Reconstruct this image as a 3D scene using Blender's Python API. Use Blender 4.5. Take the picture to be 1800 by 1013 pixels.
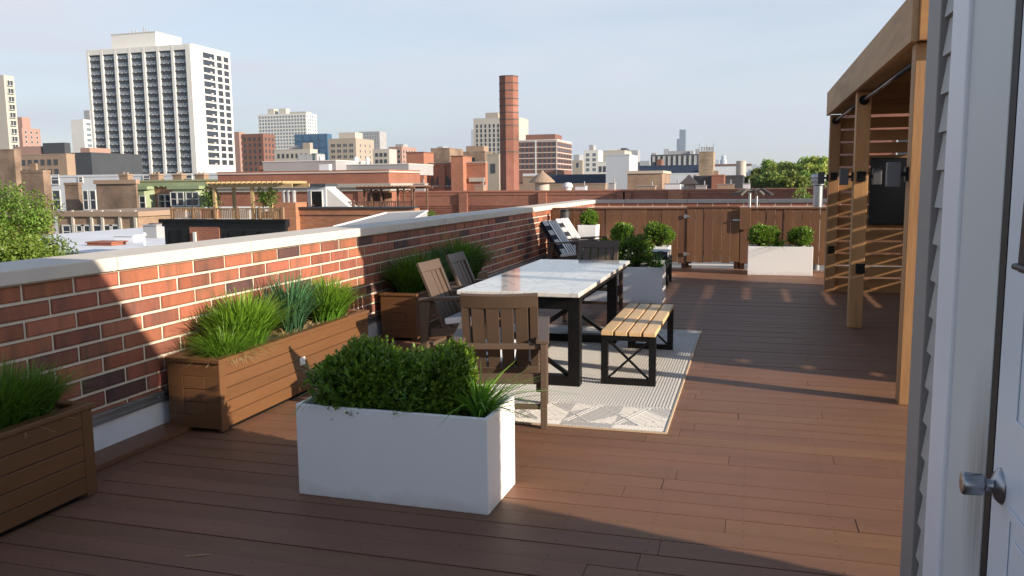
import bpy, math, random
import numpy as np
from mathutils import Vector, Matrix
R = math.radians
random.seed(7); rng = np.random.default_rng(7)
for o in list(bpy.data.objects): bpy.data.objects.remove(o)
SC = bpy.context.scene; COL = SC.collection

# ------------------------------------------------------------------ camera
CAM = Vector((0, 0, 1.62)); FPX = 1453.185
YAW, PIT, ROL = .281763, .12541, -.010094
_cy, _sy, _cp, _sp = math.cos(YAW), math.sin(YAW), math.cos(PIT), math.sin(PIT)
FW = Vector((-_sy*_cp, _cy*_cp, -_sp)); _r = Vector((_cy, _sy, 0)); _u = _r.cross(FW)
RT = math.cos(ROL)*_r + math.sin(ROL)*_u; UP = -math.sin(ROL)*_r + math.cos(ROL)*_u
cd = bpy.data.cameras.new('camera'); cam = bpy.data.objects.new('camera', cd); COL.objects.link(cam)
cd.sensor_width = 36; cd.lens = FPX/1800*36; cd.clip_start = .05; cd.clip_end = 20000
m3 = Matrix((RT, UP, -FW)).transposed()
cam.matrix_world = Matrix.Translation(CAM) @ m3.to_4x4()
SC.camera = cam

# ------------------------------------------------------------------ sky, sun, exposure
SUN_EL, SUN_AZ = 17.5, 14.5           # sun stands towards +X, a little behind the camera
sdir = Vector((math.cos(R(SUN_EL))*math.cos(R(SUN_AZ)), -math.cos(R(SUN_EL))*math.sin(R(SUN_AZ)), math.sin(R(SUN_EL))))
W = bpy.data.worlds.new('World'); SC.world = W; W.use_nodes = True
nt = W.node_tree; nt.nodes.clear(); N = nt.nodes.new; L = nt.links.new
out = N('ShaderNodeOutputWorld'); bg = N('ShaderNodeBackground'); sky = N('ShaderNodeTexSky')
sky.sky_type = 'NISHITA'; sky.sun_disc = False; sky.sun_elevation = R(SUN_EL)
sky.sun_rotation = math.atan2(sdir.x, sdir.y); sky.air_density = 1.0; sky.dust_density = .7; sky.ozone_density = 1.4
tc = N('ShaderNodeTexCoord'); mp = N('ShaderNodeMapping'); mp.inputs['Scale'].default_value = (1.3, 1.3, 9)
mp.inputs['Rotation'].default_value = (R(3), R(-4), 0)
n1 = N('ShaderNodeTexNoise'); n1.inputs['Scale'].default_value = 2.1; n1.inputs['Detail'].default_value = 7; n1.inputs['Roughness'].default_value = .52; n1.inputs['Distortion'].default_value = .35
cr = N('ShaderNodeMapRange'); cr.inputs['From Min'].default_value = .36; cr.inputs['From Max'].default_value = .66; cr.inputs['To Min'].default_value = .55; cr.inputs['To Max'].default_value = 1
mx = N('ShaderNodeMix'); mx.data_type = 'RGBA'; mx.inputs['B'].default_value = (4.25, 4.45, 4.95, 1)
L(tc.outputs['Generated'], mp.inputs['Vector']); L(mp.outputs['Vector'], n1.inputs['Vector']); L(n1.outputs['Fac'], cr.inputs['Value'])
sx = N('ShaderNodeSeparateXYZ'); L(tc.outputs['Generated'], sx.inputs[0]); ez = N('ShaderNodeMapRange'); ez.interpolation_type = 'SMOOTHSTEP'; ez.inputs['From Min'].default_value = .2; ez.inputs['From Max'].default_value = .62; ez.inputs['To Min'].default_value = 1; ez.inputs['To Max'].default_value = .12; L(sx.outputs['Z'], ez.inputs['Value'])
ml = N('ShaderNodeMath'); ml.operation = 'MULTIPLY'; L(cr.outputs['Result'], ml.inputs[0]); L(ez.outputs['Result'], ml.inputs[1]); L(ml.outputs[0], mx.inputs['Factor']); L(sky.outputs['Color'], mx.inputs['A']); L(mx.outputs['Result'], bg.inputs['Color'])
bg.inputs['Strength'].default_value = .106; L(bg.outputs['Background'], out.inputs['Surface'])
sd = bpy.data.lights.new('sun', 'SUN'); so = bpy.data.objects.new('sun', sd); COL.objects.link(so)
sd.energy = 5.0; sd.angle = R(.55); sd.color = (1, .86, .69); so.rotation_euler = sdir.to_track_quat('Z', 'Y').to_euler()
SC.view_settings.view_transform = 'Standard'; SC.view_settings.look = 'None'; SC.view_settings.gamma = 1; SC.view_settings.exposure = .82
SC.render.engine = 'CYCLES'
SC.cycles.volume_bounces = 0

# ------------------------------------------------------------------ measuring helpers (photo px 1800x1013 -> world)
def ray(px, py): return FW + RT*((px-900)/FPX) - UP*((py-506.5)/FPX)
def atD(px, py, D): return CAM + ray(px, py)*D            # at a forward distance
def atY(px, py, Y): d = ray(px, py); return CAM + d*(Y/d.y)
def atX(px, py, X): d = ray(px, py); return CAM + d*(X/d.x)

# ------------------------------------------------------------------ materials
MATS = {}
def mat(name, col, rough=.6, var=.12, scale=3.0, bump=0, bscale=None, metal=0, stretch=(1,1,1), tint=False, spec=.5, detail=6, coat=0, col2=None, mix2=(.45,.65), transl=0):
    if name in MATS: return MATS[name]
    m = bpy.data.materials.new(name); m.use_nodes = True; t = m.node_tree; b = t.nodes['Principled BSDF']; n = t.nodes.new; l = t.links.new
    b.inputs['Roughness'].default_value = rough; b.inputs['Metallic'].default_value = metal; b.inputs['Specular IOR Level'].default_value = spec
    if coat: b.inputs['Coat Weight'].default_value = coat; b.inputs['Coat Roughness'].default_value = .15
    tcn = n('ShaderNodeTexCoord'); mpn = n('ShaderNodeMapping'); mpn.inputs['Scale'].default_value = stretch
    l(tcn.outputs['Object'], mpn.inputs['Vector'])
    ns = n('ShaderNodeTexNoise'); ns.inputs['Scale'].default_value = scale; ns.inputs['Detail'].default_value = detail; ns.inputs['Roughness'].default_value = .6
    l(mpn.outputs['Vector'], ns.inputs['Vector'])
    mr = n('ShaderNodeMapRange'); mr.inputs['From Min'].default_value = .25; mr.inputs['From Max'].default_value = .75
    mr.inputs['To Min'].default_value = 1-var; mr.inputs['To Max'].default_value = 1+var; l(ns.outputs['Fac'], mr.inputs['Value'])
    cc = n('ShaderNodeRGB'); cc.outputs[0].default_value = (*col, 1); src = cc.outputs[0]
    if col2:
        n2 = n('ShaderNodeTexNoise'); n2.inputs['Scale'].default_value = scale*.6; n2.inputs['Detail'].default_value = 5; l(mpn.outputs['Vector'], n2.inputs['Vector'])
        r2 = n('ShaderNodeMapRange'); r2.inputs['From Min'].default_value = mix2[0]; r2.inputs['From Max'].default_value = mix2[1]; l(n2.outputs['Fac'], r2.inputs['Value'])
        x2 = n('ShaderNodeMix'); x2.data_type = 'RGBA'; l(r2.outputs['Result'], x2.inputs['Factor']); l(src, x2.inputs['A']); x2.inputs['B'].default_value = (*col2, 1); src = x2.outputs['Result']
    if tint:
        at = n('ShaderNodeAttribute'); at.attribute_name = 'tint'
        x3 = n('ShaderNodeMix'); x3.data_type = 'RGBA'; x3.blend_type = 'MULTIPLY'; x3.inputs['Factor'].default_value = 1; l(src, x3.inputs['A']); l(at.outputs['Color'], x3.inputs['B']); src = x3.outputs['Result']
    vm = n('ShaderNodeVectorMath'); vm.operation = 'SCALE'; l(src, vm.inputs[0]); l(mr.outputs['Result'], vm.inputs['Scale'])
    l(vm.outputs['Vector'], b.inputs['Base Color'])
    if bump:
        nb = n('ShaderNodeTexNoise'); nb.inputs['Scale'].default_value = bscale or scale*8; nb.inputs['Detail'].default_value = 6; l(mpn.outputs['Vector'], nb.inputs['Vector'])
        bn = n('ShaderNodeBump'); bn.inputs['Strength'].default_value = bump; bn.inputs['Distance'].default_value = .004; l(nb.outputs['Fac'], bn.inputs['Height']); l(bn.outputs['Normal'], b.inputs['Normal'])
        mr2 = n('ShaderNodeMapRange'); mr2.inputs['To Min'].default_value = max(.02, rough-.12); mr2.inputs['To Max'].default_value = min(1, rough+.12); l(nb.outputs['Fac'], mr2.inputs['Value']); l(mr2.outputs['Result'], b.inputs['Roughness'])
    if transl:
        tr = n('ShaderNodeBsdfTranslucent'); l(vm.outputs['Vector'], tr.inputs['Color']); ms = n('ShaderNodeMixShader'); ms.inputs['Fac'].default_value = transl
        l(b.outputs[0], ms.inputs[1]); l(tr.outputs[0], ms.inputs[2]); l(ms.outputs[0], t.nodes['Material Output'].inputs['Surface'])
    MATS[name] = m; return m

def brickmat(name, col, col2, mortar, bw=.22, bh=.075, ms=.012, var=.2, rough=.85, axis='X', rowoff=.5):
    """brick courses worked out on the wall plane (object X+Y against Z)"""
    if name in MATS: return MATS[name]
    m = bpy.data.materials.new(name); m.use_nodes = True; t = m.node_tree; b = t.nodes['Principled BSDF']; n = t.nodes.new; l = t.links.new
    tcn = n('ShaderNodeTexCoord'); sp = n('ShaderNodeSeparateXYZ'); l(tcn.outputs['Object'], sp.inputs[0])
    ad = n('ShaderNodeMath'); l(sp.outputs['X'], ad.inputs[0]); l(sp.outputs['Y'], ad.inputs[1]); cb = n('ShaderNodeCombineXYZ'); l(ad.outputs[0], cb.inputs[0]); l(sp.outputs['Z'], cb.inputs[1])
    br = n('ShaderNodeTexBrick'); l(cb.outputs[0], br.inputs['Vector']); br.inputs['Scale'].default_value = 1; br.inputs['Brick Width'].default_value = bw; br.inputs['Row Height'].default_value = bh
    br.inputs['Mortar Size'].default_value = ms; br.inputs['Color1'].default_value = (*col, 1); br.inputs['Color2'].default_value = (*col2, 1); br.inputs['Mortar'].default_value = (*mortar, 1); br.offset = rowoff
    ns = n('ShaderNodeTexNoise'); ns.inputs['Scale'].default_value = .35; ns.inputs['Detail'].default_value = 8; l(tcn.outputs['Object'], ns.inputs['Vector'])
    mr = n('ShaderNodeMapRange'); mr.inputs['From Min'].default_value = .25; mr.inputs['From Max'].default_value = .75; mr.inputs['To Min'].default_value = 1-var; mr.inputs['To Max'].default_value = 1+var; l(ns.outputs['Fac'], mr.inputs['Value'])
    vm = n('ShaderNodeVectorMath'); vm.operation = 'SCALE'; l(br.outputs['Color'], vm.inputs[0]); l(mr.outputs['Result'], vm.inputs['Scale']); l(vm.outputs['Vector'], b.inputs['Base Color'])
    b.inputs['Roughness'].default_value = rough; MATS[name] = m; return m

# ------------------------------------------------------------------ mesh builder
class MB:
    def __init__(s): s.v = []; s.f = []; s.m = []; s.t = []
    def _add(s, vs, fs, mi=0, tint=(1,1,1)):
        b = len(s.v); s.v += [tuple(v) for v in vs]
        for f in fs: s.f.append(tuple(i+b for i in f)); s.m.append(mi); s.t.append(tint)
        return s
    def box(s, x0, x1, y0, y1, z0, z1, mi=0, tint=(1,1,1), M=None):
        vs = [Vector(p) for p in ((x0,y0,z0),(x1,y0,z0),(x1,y1,z0),(x0,y1,z0),(x0,y0,z1),(x1,y0,z1),(x1,y1,z1),(x0,y1,z1))]
        if M is not None: vs = [M @ v for v in vs]
        return s._add(vs, ((0,3,2,1),(4,5,6,7),(0,1,5,4),(1,2,6,5),(2,3,7,6),(3,0,4,7)), mi, tint)
    def beam(s, a, b, w, h, up=(0,0,1), mi=0, tint=(1,1,1), w2=None, h2=None):
        a, b = Vector(a), Vector(b); d = (b-a).normalized(); u = Vector(up); r = d.cross(u)
        if r.length < 1e-4: r = d.cross(Vector((0,1,0)))
        r.normalize(); u = r.cross(d); w2 = w if w2 is None else w2; h2 = h if h2 is None else h2
        vs = [p+r*(sx*ww/2)+u*(sy*hh/2) for p, ww, hh in ((a,w,h),(b,w2,h2)) for sx, sy in ((-1,-1),(1,-1),(1,1),(-1,1))]
        return s._add(vs, ((0,1,2,3),(7,6,5,4),(0,4,5,1),(1,5,6,2),(2,6,7,3),(3,7,4,0)), mi, tint)
    def cyl(s, a, b, r, r2=None, n=16, mi=0, caps=True):
        a, b = Vector(a), Vector(b); d = (b-a).normalized(); q = d.to_track_quat('Z', 'Y'); r2 = r if r2 is None else r2
        vs = [a + q @ Vector((r*math.cos(2*math.pi*i/n), r*math.sin(2*math.pi*i/n), 0)) for i in range(n)]
        vs += [b + q @ Vector((r2*math.cos(2*math.pi*i/n), r2*math.sin(2*math.pi*i/n), 0)) for i in range(n)]
        fs = [(i, (i+1)%n, n+(i+1)%n, n+i) for i in range(n)]
        if caps: fs += [tuple(range(n-1,-1,-1)), tuple(range(n, 2*n))]
        return s._add(vs, fs, mi)
    def lathe(s, c, prof, n=20, mi=0, ax='Z'):
        c = Vector(c); vs = []; fs = []
        for (r, h) in prof:
            for i in range(n):
                a = 2*math.pi*i/n; p = Vector((r*math.cos(a), r*math.sin(a), h))
                if ax == 'X': p = Vector((p.z, p.y, p.x))
                vs.append(c+p)
        k = len(prof)
        for j in range(k-1):
            for i in range(n):
                q = (j*n+i, j*n+(i+1)%n, (j+1)*n+(i+1)%n, (j+1)*n+i); fs.append(q if ax == 'Z' else q[::-1])
        fs += [tuple(range(n-1,-1,-1)), tuple(range((k-1)*n, k*n))]
        return s._add(vs, fs, mi)
    def prism(s, poly, ax, a, b, mi=0, tint=(1,1,1)):
        """extrude a 2-D outline along axis ax (0,1,2) from a to b"""
        n = len(poly); o = [i for i in range(3) if i != ax]; vs = []
        for h in (a, b):
            for p in poly:
                v = [0,0,0]; v[o[0]] = p[0]; v[o[1]] = p[1]; v[ax] = h; vs.append(v)
        fs = [tuple(range(n-1,-1,-1)), tuple(range(n, 2*n))] + [(i, (i+1)%n, n+(i+1)%n, n+i) for i in range(n)]
        if ax == 1: fs = [f[::-1] for f in fs]
        return s._add(vs, fs, mi, tint)
    def build(s, name, mats, parent=None, smooth=False, bevel=0, seg=2, tint=False):
        me = bpy.data.meshes.new(name); me.from_pydata(s.v, [], s.f)
        if not isinstance(mats, (list, tuple)): mats = [mats]
        for m in mats: me.materials.append(m)
        me.polygons.foreach_set('material_index', s.m)
        if any(m.node_tree.nodes.get('Attribute') for m in mats):
            a = me.color_attributes.new('tint', 'FLOAT_COLOR', 'CORNER'); cols = []
            for f, t in zip(s.f, s.t): cols += [c for _ in f for c in (*t, 1)]
            a.data.foreach_set('color', cols)
        if smooth: me.polygons.foreach_set('use_smooth', [True]*len(s.f))
        me.update(); o = bpy.data.objects.new(name, me); COL.objects.link(o)
        if parent is not None: o.parent = parent
        if bevel:
            bm = o.modifiers.new('bevel', 'BEVEL'); bm.width = bevel; bm.segments = seg; bm.limit_method = 'ANGLE'; bm.angle_limit = R(40)
            bm.harden_normals = False
        return o

def tag(o, label=None, cat=None, group=None, kind=None):
    if label: o['label'] = label
    if cat: o['category'] = cat
    if group: o['group'] = group
    if kind: o['kind'] = kind
    return o
def thing(name, label, cat, loc=(0,0,0), rz=0, group=None):
    o = bpy.data.objects.new(name, None); COL.objects.link(o); o.location = loc; o.rotation_euler = (0,0,rz); o.empty_display_size = .2
    return tag(o, label, cat, group)
def children(o): return [c for c in list(COL.objects) if c.parent == o]
def dup(root, loc, rz, label, group=None):
    kids = CH[root.name]
    r = root.copy(); COL.objects.link(r); r.location = loc; r.rotation_euler = (0,0,rz); r['label'] = label
    if group: r['group'] = group
    for ch, gs in kids:
        c = ch.copy(); COL.objects.link(c); c.parent = r
        for g in gs:
            d = g.copy(); COL.objects.link(d); d.parent = c
    return r
CH = {}
def remember(root): CH[root.name] = [(c, children(c)) for c in children(root)]; return root

def npmesh(name, V, F, mats, parent=None, mi=None, tint=None, smooth=False):
    """V (n,3) float, F (m,4) int quads"""
    me = bpy.data.meshes.new(name); n, m = len(V), len(F)
    me.vertices.add(n); me.vertices.foreach_set('co', np.asarray(V, dtype=np.float32).ravel())
    me.loops.add(m*4); me.loops.foreach_set('vertex_index', np.asarray(F, dtype=np.int32).ravel())
    me.polygons.add(m); me.polygons.foreach_set('loop_start', np.arange(0, 4*m, 4, dtype=np.int32)); me.polygons.foreach_set('loop_total', np.full(m, 4, dtype=np.int32))
    if not isinstance(mats, (list, tuple)): mats = [mats]
    for x in mats: me.materials.append(x)
    if mi is not None: me.polygons.foreach_set('material_index', np.asarray(mi, dtype=np.int32))
    me.update(calc_edges=True)
    if tint is not None:
        a = me.color_attributes.new('tint', 'FLOAT_COLOR', 'CORNER'); t = np.repeat(np.concatenate([tint, np.ones((m,1))], 1), 4, axis=0); a.data.foreach_set('color', t.astype(np.float32).ravel())
    if smooth: me.polygons.foreach_set('use_smooth', np.ones(m, dtype=bool))
    o = bpy.data.objects.new(name, me); COL.objects.link(o)
    if parent is not None: o.parent = parent
    return o
def leafquads(P, D, Nn, ln, wd):
    """leaf shaped quads (rhombus) at P along D with normal Nn"""
    D = D/np.linalg.norm(D, axis=1, keepdims=True); S = np.cross(D, Nn); S /= np.linalg.norm(S, axis=1, keepdims=True)+1e-9
    ln = ln[:,None]; wd = wd[:,None]
    V = np.stack([P, P+D*ln*.5+S*wd*.5, P+D*ln, P+D*ln*.5-S*wd*.5], 1).reshape(-1,3)
    return V, np.arange(len(V)).reshape(-1,4)

# ================================================================== MATERIALS USED
M_deck = mat('deck_paint', (.192,.097,.057), .55, .14, 2.2, bump=.35, bscale=30, stretch=(.35,3,1), tint=True, spec=.28)
t_ = M_deck.node_tree; b_ = t_.nodes['Principled BSDF']; lk_ = [l for l in t_.links if l.to_socket == b_.inputs['Base Color']][0].from_socket
tc_ = t_.nodes.new('ShaderNodeTexCoord'); fac_ = None
for sc_, lo_, hi_, am_ in ((38, .735, .80, .5), (1.1, .52, .72, .22)):
    nn_ = t_.nodes.new('ShaderNodeTexNoise'); nn_.inputs['Scale'].default_value = sc_; nn_.inputs['Detail'].default_value = 2 if sc_ > 5 else 9; nn_.inputs['Distortion'].default_value = .6; t_.links.new(tc_.outputs['Object'], nn_.inputs['Vector'])
    mr_ = t_.nodes.new('ShaderNodeMapRange'); mr_.inputs['From Min'].default_value = lo_; mr_.inputs['From Max'].default_value = hi_; mr_.inputs['To Max'].default_value = am_; t_.links.new(nn_.outputs['Fac'], mr_.inputs['Value'])
    mx_ = t_.nodes.new('ShaderNodeMix'); mx_.data_type = 'RGBA'; t_.links.new(mr_.outputs['Result'], mx_.inputs['Factor']); t_.links.new(lk_, mx_.inputs['A']); mx_.inputs['B'].default_value = (.36,.25,.17,1) if sc_ > 5 else (.26,.14,.085,1); lk_ = mx_.outputs['Result']
t_.links.new(lk_, b_.inputs['Base Color'])
M_brownwood = mat('planter_brown', (.145,.068,.029), .34, .12, 3, bump=.25, bscale=25, stretch=(1,.4,2), tint=True)
M_white = mat('white_fibreglass', (.88,.88,.88), .32, .03, 2, bump=.05, bscale=60)
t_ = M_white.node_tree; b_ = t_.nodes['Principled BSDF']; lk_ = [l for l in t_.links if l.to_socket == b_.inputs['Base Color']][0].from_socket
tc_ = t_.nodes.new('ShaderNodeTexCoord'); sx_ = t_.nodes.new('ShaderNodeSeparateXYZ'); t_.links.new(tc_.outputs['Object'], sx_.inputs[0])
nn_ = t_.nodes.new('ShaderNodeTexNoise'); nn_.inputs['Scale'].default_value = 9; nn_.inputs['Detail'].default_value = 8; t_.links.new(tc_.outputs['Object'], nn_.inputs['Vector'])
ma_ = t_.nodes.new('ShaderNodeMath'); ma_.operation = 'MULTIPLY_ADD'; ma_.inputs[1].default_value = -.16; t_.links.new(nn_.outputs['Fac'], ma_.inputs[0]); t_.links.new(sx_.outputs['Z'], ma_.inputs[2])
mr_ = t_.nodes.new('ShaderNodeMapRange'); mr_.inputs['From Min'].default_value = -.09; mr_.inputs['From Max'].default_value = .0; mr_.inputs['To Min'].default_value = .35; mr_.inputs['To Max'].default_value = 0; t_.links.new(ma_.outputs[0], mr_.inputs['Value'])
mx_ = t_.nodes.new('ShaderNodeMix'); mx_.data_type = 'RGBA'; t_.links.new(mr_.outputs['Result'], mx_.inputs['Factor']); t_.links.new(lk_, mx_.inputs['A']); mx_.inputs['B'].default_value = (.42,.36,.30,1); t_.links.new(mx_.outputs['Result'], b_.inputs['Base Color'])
M_soil = mat('soil', (.018,.013,.01), .95, .5, 25, bump=1, bscale=60)
M_brickp = mat('parapet_brick', (.335,.112,.064), .78, .2, 9, bump=.5, bscale=70, stretch=(1,1.6,.45), tint=True, col2=(.19,.085,.055), mix2=(.5,.70))
M_mortar = mat('mortar', (.66,.575,.46), .9, .1, 20, bump=.6, bscale=120)
M_coping = mat('limestone_coping', (.60,.545,.475), .8, .07, 5, bump=.25, bscale=80)
M_galv = mat('galvanised', (.36,.38,.40), .35, .15, 6, metal=.8)
M_panel = mat('white_board', (.72,.74,.76), .5, .06, 3)
M_black = mat('black_steel', (.006,.0055,.006), .4, .2, 6, spec=.25)
M_chair = mat('taupe_paint', (.098,.064,.043), .5, .08, 8, bump=.15, bscale=40)
M_pine = mat('bench_pine', (.66,.44,.22), .5, .18, 6, bump=.2, stretch=(3,.35,3), tint=True)
M_cedar = mat('cedar', (.40,.215,.085), .6, .28, 3.2, bump=.4, stretch=(2.5,2.5,.35), tint=True, col2=(.30,.14,.055), mix2=(.5,.75))
M_cedarh = mat('cedar_beam', (.40,.245,.12), .65, .2, 3.2, bump=.4, stretch=(2.5,.3,2.5), tint=True, col2=(.30,.17,.08), mix2=(.5,.75))
M_cedars = mat('cedar_slat', (.34,.175,.065), .65, .22, 3.2, bump=.4, stretch=(.3,2,2.5), tint=True, col2=(.24,.11,.045), mix2=(.5,.75))
M_cloth = mat('cushion_white', (.88,.87,.86), .9, .04, 30); M_cloth2 = mat('cushion_black', (.012,.013,.022), .9, .1, 30); M_cloth3 = mat('cushion_grey', (.48,.47,.46), .9, .1, 30)
M_trim = mat('pvc_trim', (.80,.80,.84), .45, .02, 2); M_siding = mat('grey_siding', (.40,.385,.37), .55, .05, 8, bump=.1, bscale=50); M_corner = mat('corner_trim', (.27,.25,.24), .55, .04, 4)
M_door = mat('door_paint', (.72,.77,.84), .38, .03, 1.5); M_rubber = mat('weatherstrip', (.008,.008,.009), .6, .1, 4)
M_fence = mat('fence_stain', (.150,.070,.034), .55, .16, 3, bump=.3, stretch=(3,3,.4), tint=True)
M_leafb = mat('boxwood_leaf', (.095,.20,.024), .36, .25, 8, tint=True, transl=.28); M_twig = mat('twig', (.07,.05,.03), .9, .3, 20)
M_grass = mat('grass_blade', (.12,.27,.03), .42, .2, 6, tint=True, transl=.3); M_straw = mat('straw', (.55,.43,.22), .8, .25, 20, tint=True, transl=.2)
M_blue = mat('blue_green_blade', (.085,.17,.09), .45, .2, 6, tint=True, transl=.25)
M_tree = mat('tree_leaf', (.15,.245,.04), .5, .3, .8, tint=True, transl=.35); M_bark = mat('bark', (.09,.065,.045), .9, .3, 6, bump=.8)
M_dtree = mat('far_tree_leaf', (.21,.30,.06), .6, .35, .12, tint=True, transl=.3)
M_glass = mat('dark_glass', (.03,.04,.055), .12, .3, .8, spec=.7); M_glassl = mat('light_glass', (.16,.2,.24), .15, .3, .5, spec=.8)
M_wframe = mat('window_frame_white', (.62,.62,.6), .5, .05, 3); M_dframe = mat('window_frame_dark', (.08,.07,.065), .5, .1, 3)
M_ac = mat('ac_metal', (.55,.56,.57), .5, .1, 3)

# ================================================================== SETTING
tag(MB().box(-5000, 5000, -600, 11000, -13.5, -13).build('ground', mat('street_ground', (.11,.12,.09), .95, .35, .01)), kind='structure')
mb = MB(); pitch = .16; y = -2.6; k = 0
while y < 15.86:
    xs = [-3.45]; x = -3.45 + random.uniform(.6, 3.2)
    base = -.42
    while x < 9.5: xs.append(x); x += random.choice((2.4, 3.0, 3.66)) + random.uniform(-.12, .12)
    xs.append(9.6)
    if 2.6 < y < 9: xs = [-3.45] + [v + random.uniform(-.03,.03) for v in ((-1.3+.9*(k%3), 1.9) if k % 2 else (.28*((k//2)%3)-.62, 3.4))] + [9.6]
    xs = sorted(xs)
    for a, b in zip(xs[:-1], xs[1:]):
        t = random.uniform(.92, 1.06); w = random.uniform(-.0025, .0025); h = random.uniform(-.0018, .0018)
        if y < 6.5:
            xx = math.ceil(a/.41)*.41
            while xx < min(b, 3):
                for yy in (y+.035, y+pitch-.035): mb.box(xx-.0035, xx+.0035, yy-.0035, yy+.0035, .0, h+.0009, tint=(.42,.42,.42))
                xx += .41
        mb.box(a+.0013, b-.0013, y+.0035+w*.3, y+pitch-.0035+w*.3, -.03, h, tint=(t, t*random.uniform(.96,1.03), t*random.uniform(.94,1.05)))
    y += pitch; k += 1
mb.box(-3.79+.0, -3.452, -2.6, 15.86, -.03, -.001, tint=(.9,.9,.9))
mb.box(-3.8, 9.7, -2.7, 15.9, -.12, -.045, tint=(.25,.25,.25))
tag(mb.build('deck', M_deck, tint=True, bevel=.0022, seg=1), kind='structure')
tag(MB().box(-3.8, 12, 15.9, 20.6, -.3, -.1).build('roof_membrane', mat('roof_membrane', (.2,.2,.2), .9, .2, 1)), kind='structure')
tag(MB().box(-4.12, 12.3, -4, 20.95, -13, -.32).build('apartment_building', brickmat('own_brick', (.30,.11,.07), (.24,.09,.06), (.4,.35,.3))), 'red brick apartment building that carries the roof deck', 'building')

# ---- brick parapet on the left
wall = thing('brick_parapet', 'long red brick parapet wall with pale stone coping along the left of the deck', 'wall', (-3.79, 0, 0))
MB().box(-.29, -.008, -3, 20.9, -.3, 1.108).build('mortar_bed', M_mortar, wall)
mb = MB(); bl, bh, j = .362, .1025, .017
row = 0; z = 1.108
while z > .12:
    off = (row % 2)*.5*bl + .02
    y = -3 + off - bl
    while y < 15.9:
        c = random.random(); t = random.uniform(.82, 1.14); tt = (t, t*random.uniform(.9,1.08), t*random.uniform(.88,1.1))
        if c < .085: tt = (.30, .42, .66)
        elif c < .22: tt = (.66, .70, .80)
        if y > -3:
            xf = random.uniform(-.0025,.001); q = random.uniform(.62,.8); mb.box(-.03, xf-.0018, y+j/2, y+bl-j/2, z-bh+j/2, z-j/2, tint=tuple(v*q for v in tt)); mb.box(xf-.0017, xf, y+j/2+.009, y+bl-j/2-.009, z-bh+j/2+.008, z-j/2-.008, tint=tt)
        y += bl
    z -= bh; row += 1
mb.build('brickwork', M_brickp, wall, tint=True, bevel=.003, seg=1)
MB().box(-.03, 0, 16.05, 20.6, .1, 1.1).build('far_brickwork', brickmat('shade_brick', (.30,.10,.06), (.22,.09,.07), (.5,.4,.33), .36, .1025, .012), wall)
mb = MB(); y = -2.93
while y < 20.95:
    y1 = min(y+1.43, 20.98)
    mb.prism([(-.38, 1.112), (.03, 1.112), (.03, 1.187), (.022, 1.194), (-.372, 1.20), (-.38, 1.192)], 1, y+.003, y1-.003); y = y1
cp = mb.build('coping', M_coping, wall, bevel=.004)
MB().box(-.375, .02, -2.9, 20.9, 1.116, 1.18).build('joint_sealant', M_mortar, cp)
fl = MB().box(0, .012, -2.9, 15.85, .19, .262).box(.012, .03, -2.9, 15.85, .198, .212).box(.012, .022, -2.9, 15.85, .24, .252)
for i in range(60): fl.lathe((.012, -2.6+i*.31, .226), [(.008,0),(.007,.004),(.003,.006)], 8, ax='X')
fl.build('base_flashing', M_galv, wall)
MB().box(0, .01, -2.9, 15.85, .036, .19).build('base_panel', M_panel, wall)
MB().box(0, .215, -2.9, 15.85, .002, .036).build('base_board', mat('board_brown', (.16,.072,.038), .5, .1, 4, bump=.2), wall, bevel=.003)

# ---- far parapet
fp = thing('brick_parapet', 'far brick parapet with grey metal coping behind the brown fence', 'wall', (0, 20.6, 0))
MB().box(-3.79, 12, 0, .3, -.3, 1.108).build('brickwork', brickmat('shade_brick', (.30,.10,.06), (.22,.09,.07), (.5,.4,.33), .36, .1025, .012), fp)
mb = MB().box(-3.76, 12, -.03, .36, 1.112, 1.195)
for i in range(9): mb.box(-3+i*1.5, -2.99+i*1.5, -.034, .364, 1.11, 1.199)
mb.build('coping', mat('metal_coping', (.13,.135,.15), .5, .1, 2), fp)

# ---- stairhouse on the right (its siding wall, trim and door)
HX = .486
hs = thing('stair_house', 'grey sided stair house with white door close at the right edge', 'building', (HX, 0, 0))
MB().box(.03, 2.88, -3, 2.715, 0, 2.76).build('wall', M_siding, hs)
mb = MB()
for i in range(27):
    z0 = .02+i*.1016; mb.prism([(.03, z0), (.001, z0), (.014, z0+.1), (.03, z0+.1)], 1, 2.1, 2.535, tint=(1,1,1))
    mb.prism([(.03, z0), (.001, z0), (.014, z0+.1), (.03, z0+.1)], 1, -3, .75)
for i in range(27):
    z0 = .02+i*.1016; mb.prism([(2.715, z0), (2.742, z0), (2.728, z0+.1), (2.715, z0+.1)], 0, .12, 2.88)
mb.build('siding', M_siding, hs)
MB().box(-.006, .029, 2.552, 2.70, 0, 2.76).box(-.004, .09, 2.70, 2.716+.02, 0, 2.76).build('corner_trim', M_corner, hs, bevel=.003)
MB().box(-.012, .03, 2.205, 2.372, 0, 2.6).build('door_casing', M_trim, hs, bevel=.004)
jm = mat('jamb_paint', (.62,.64,.63), .5, .03, 2)
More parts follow.
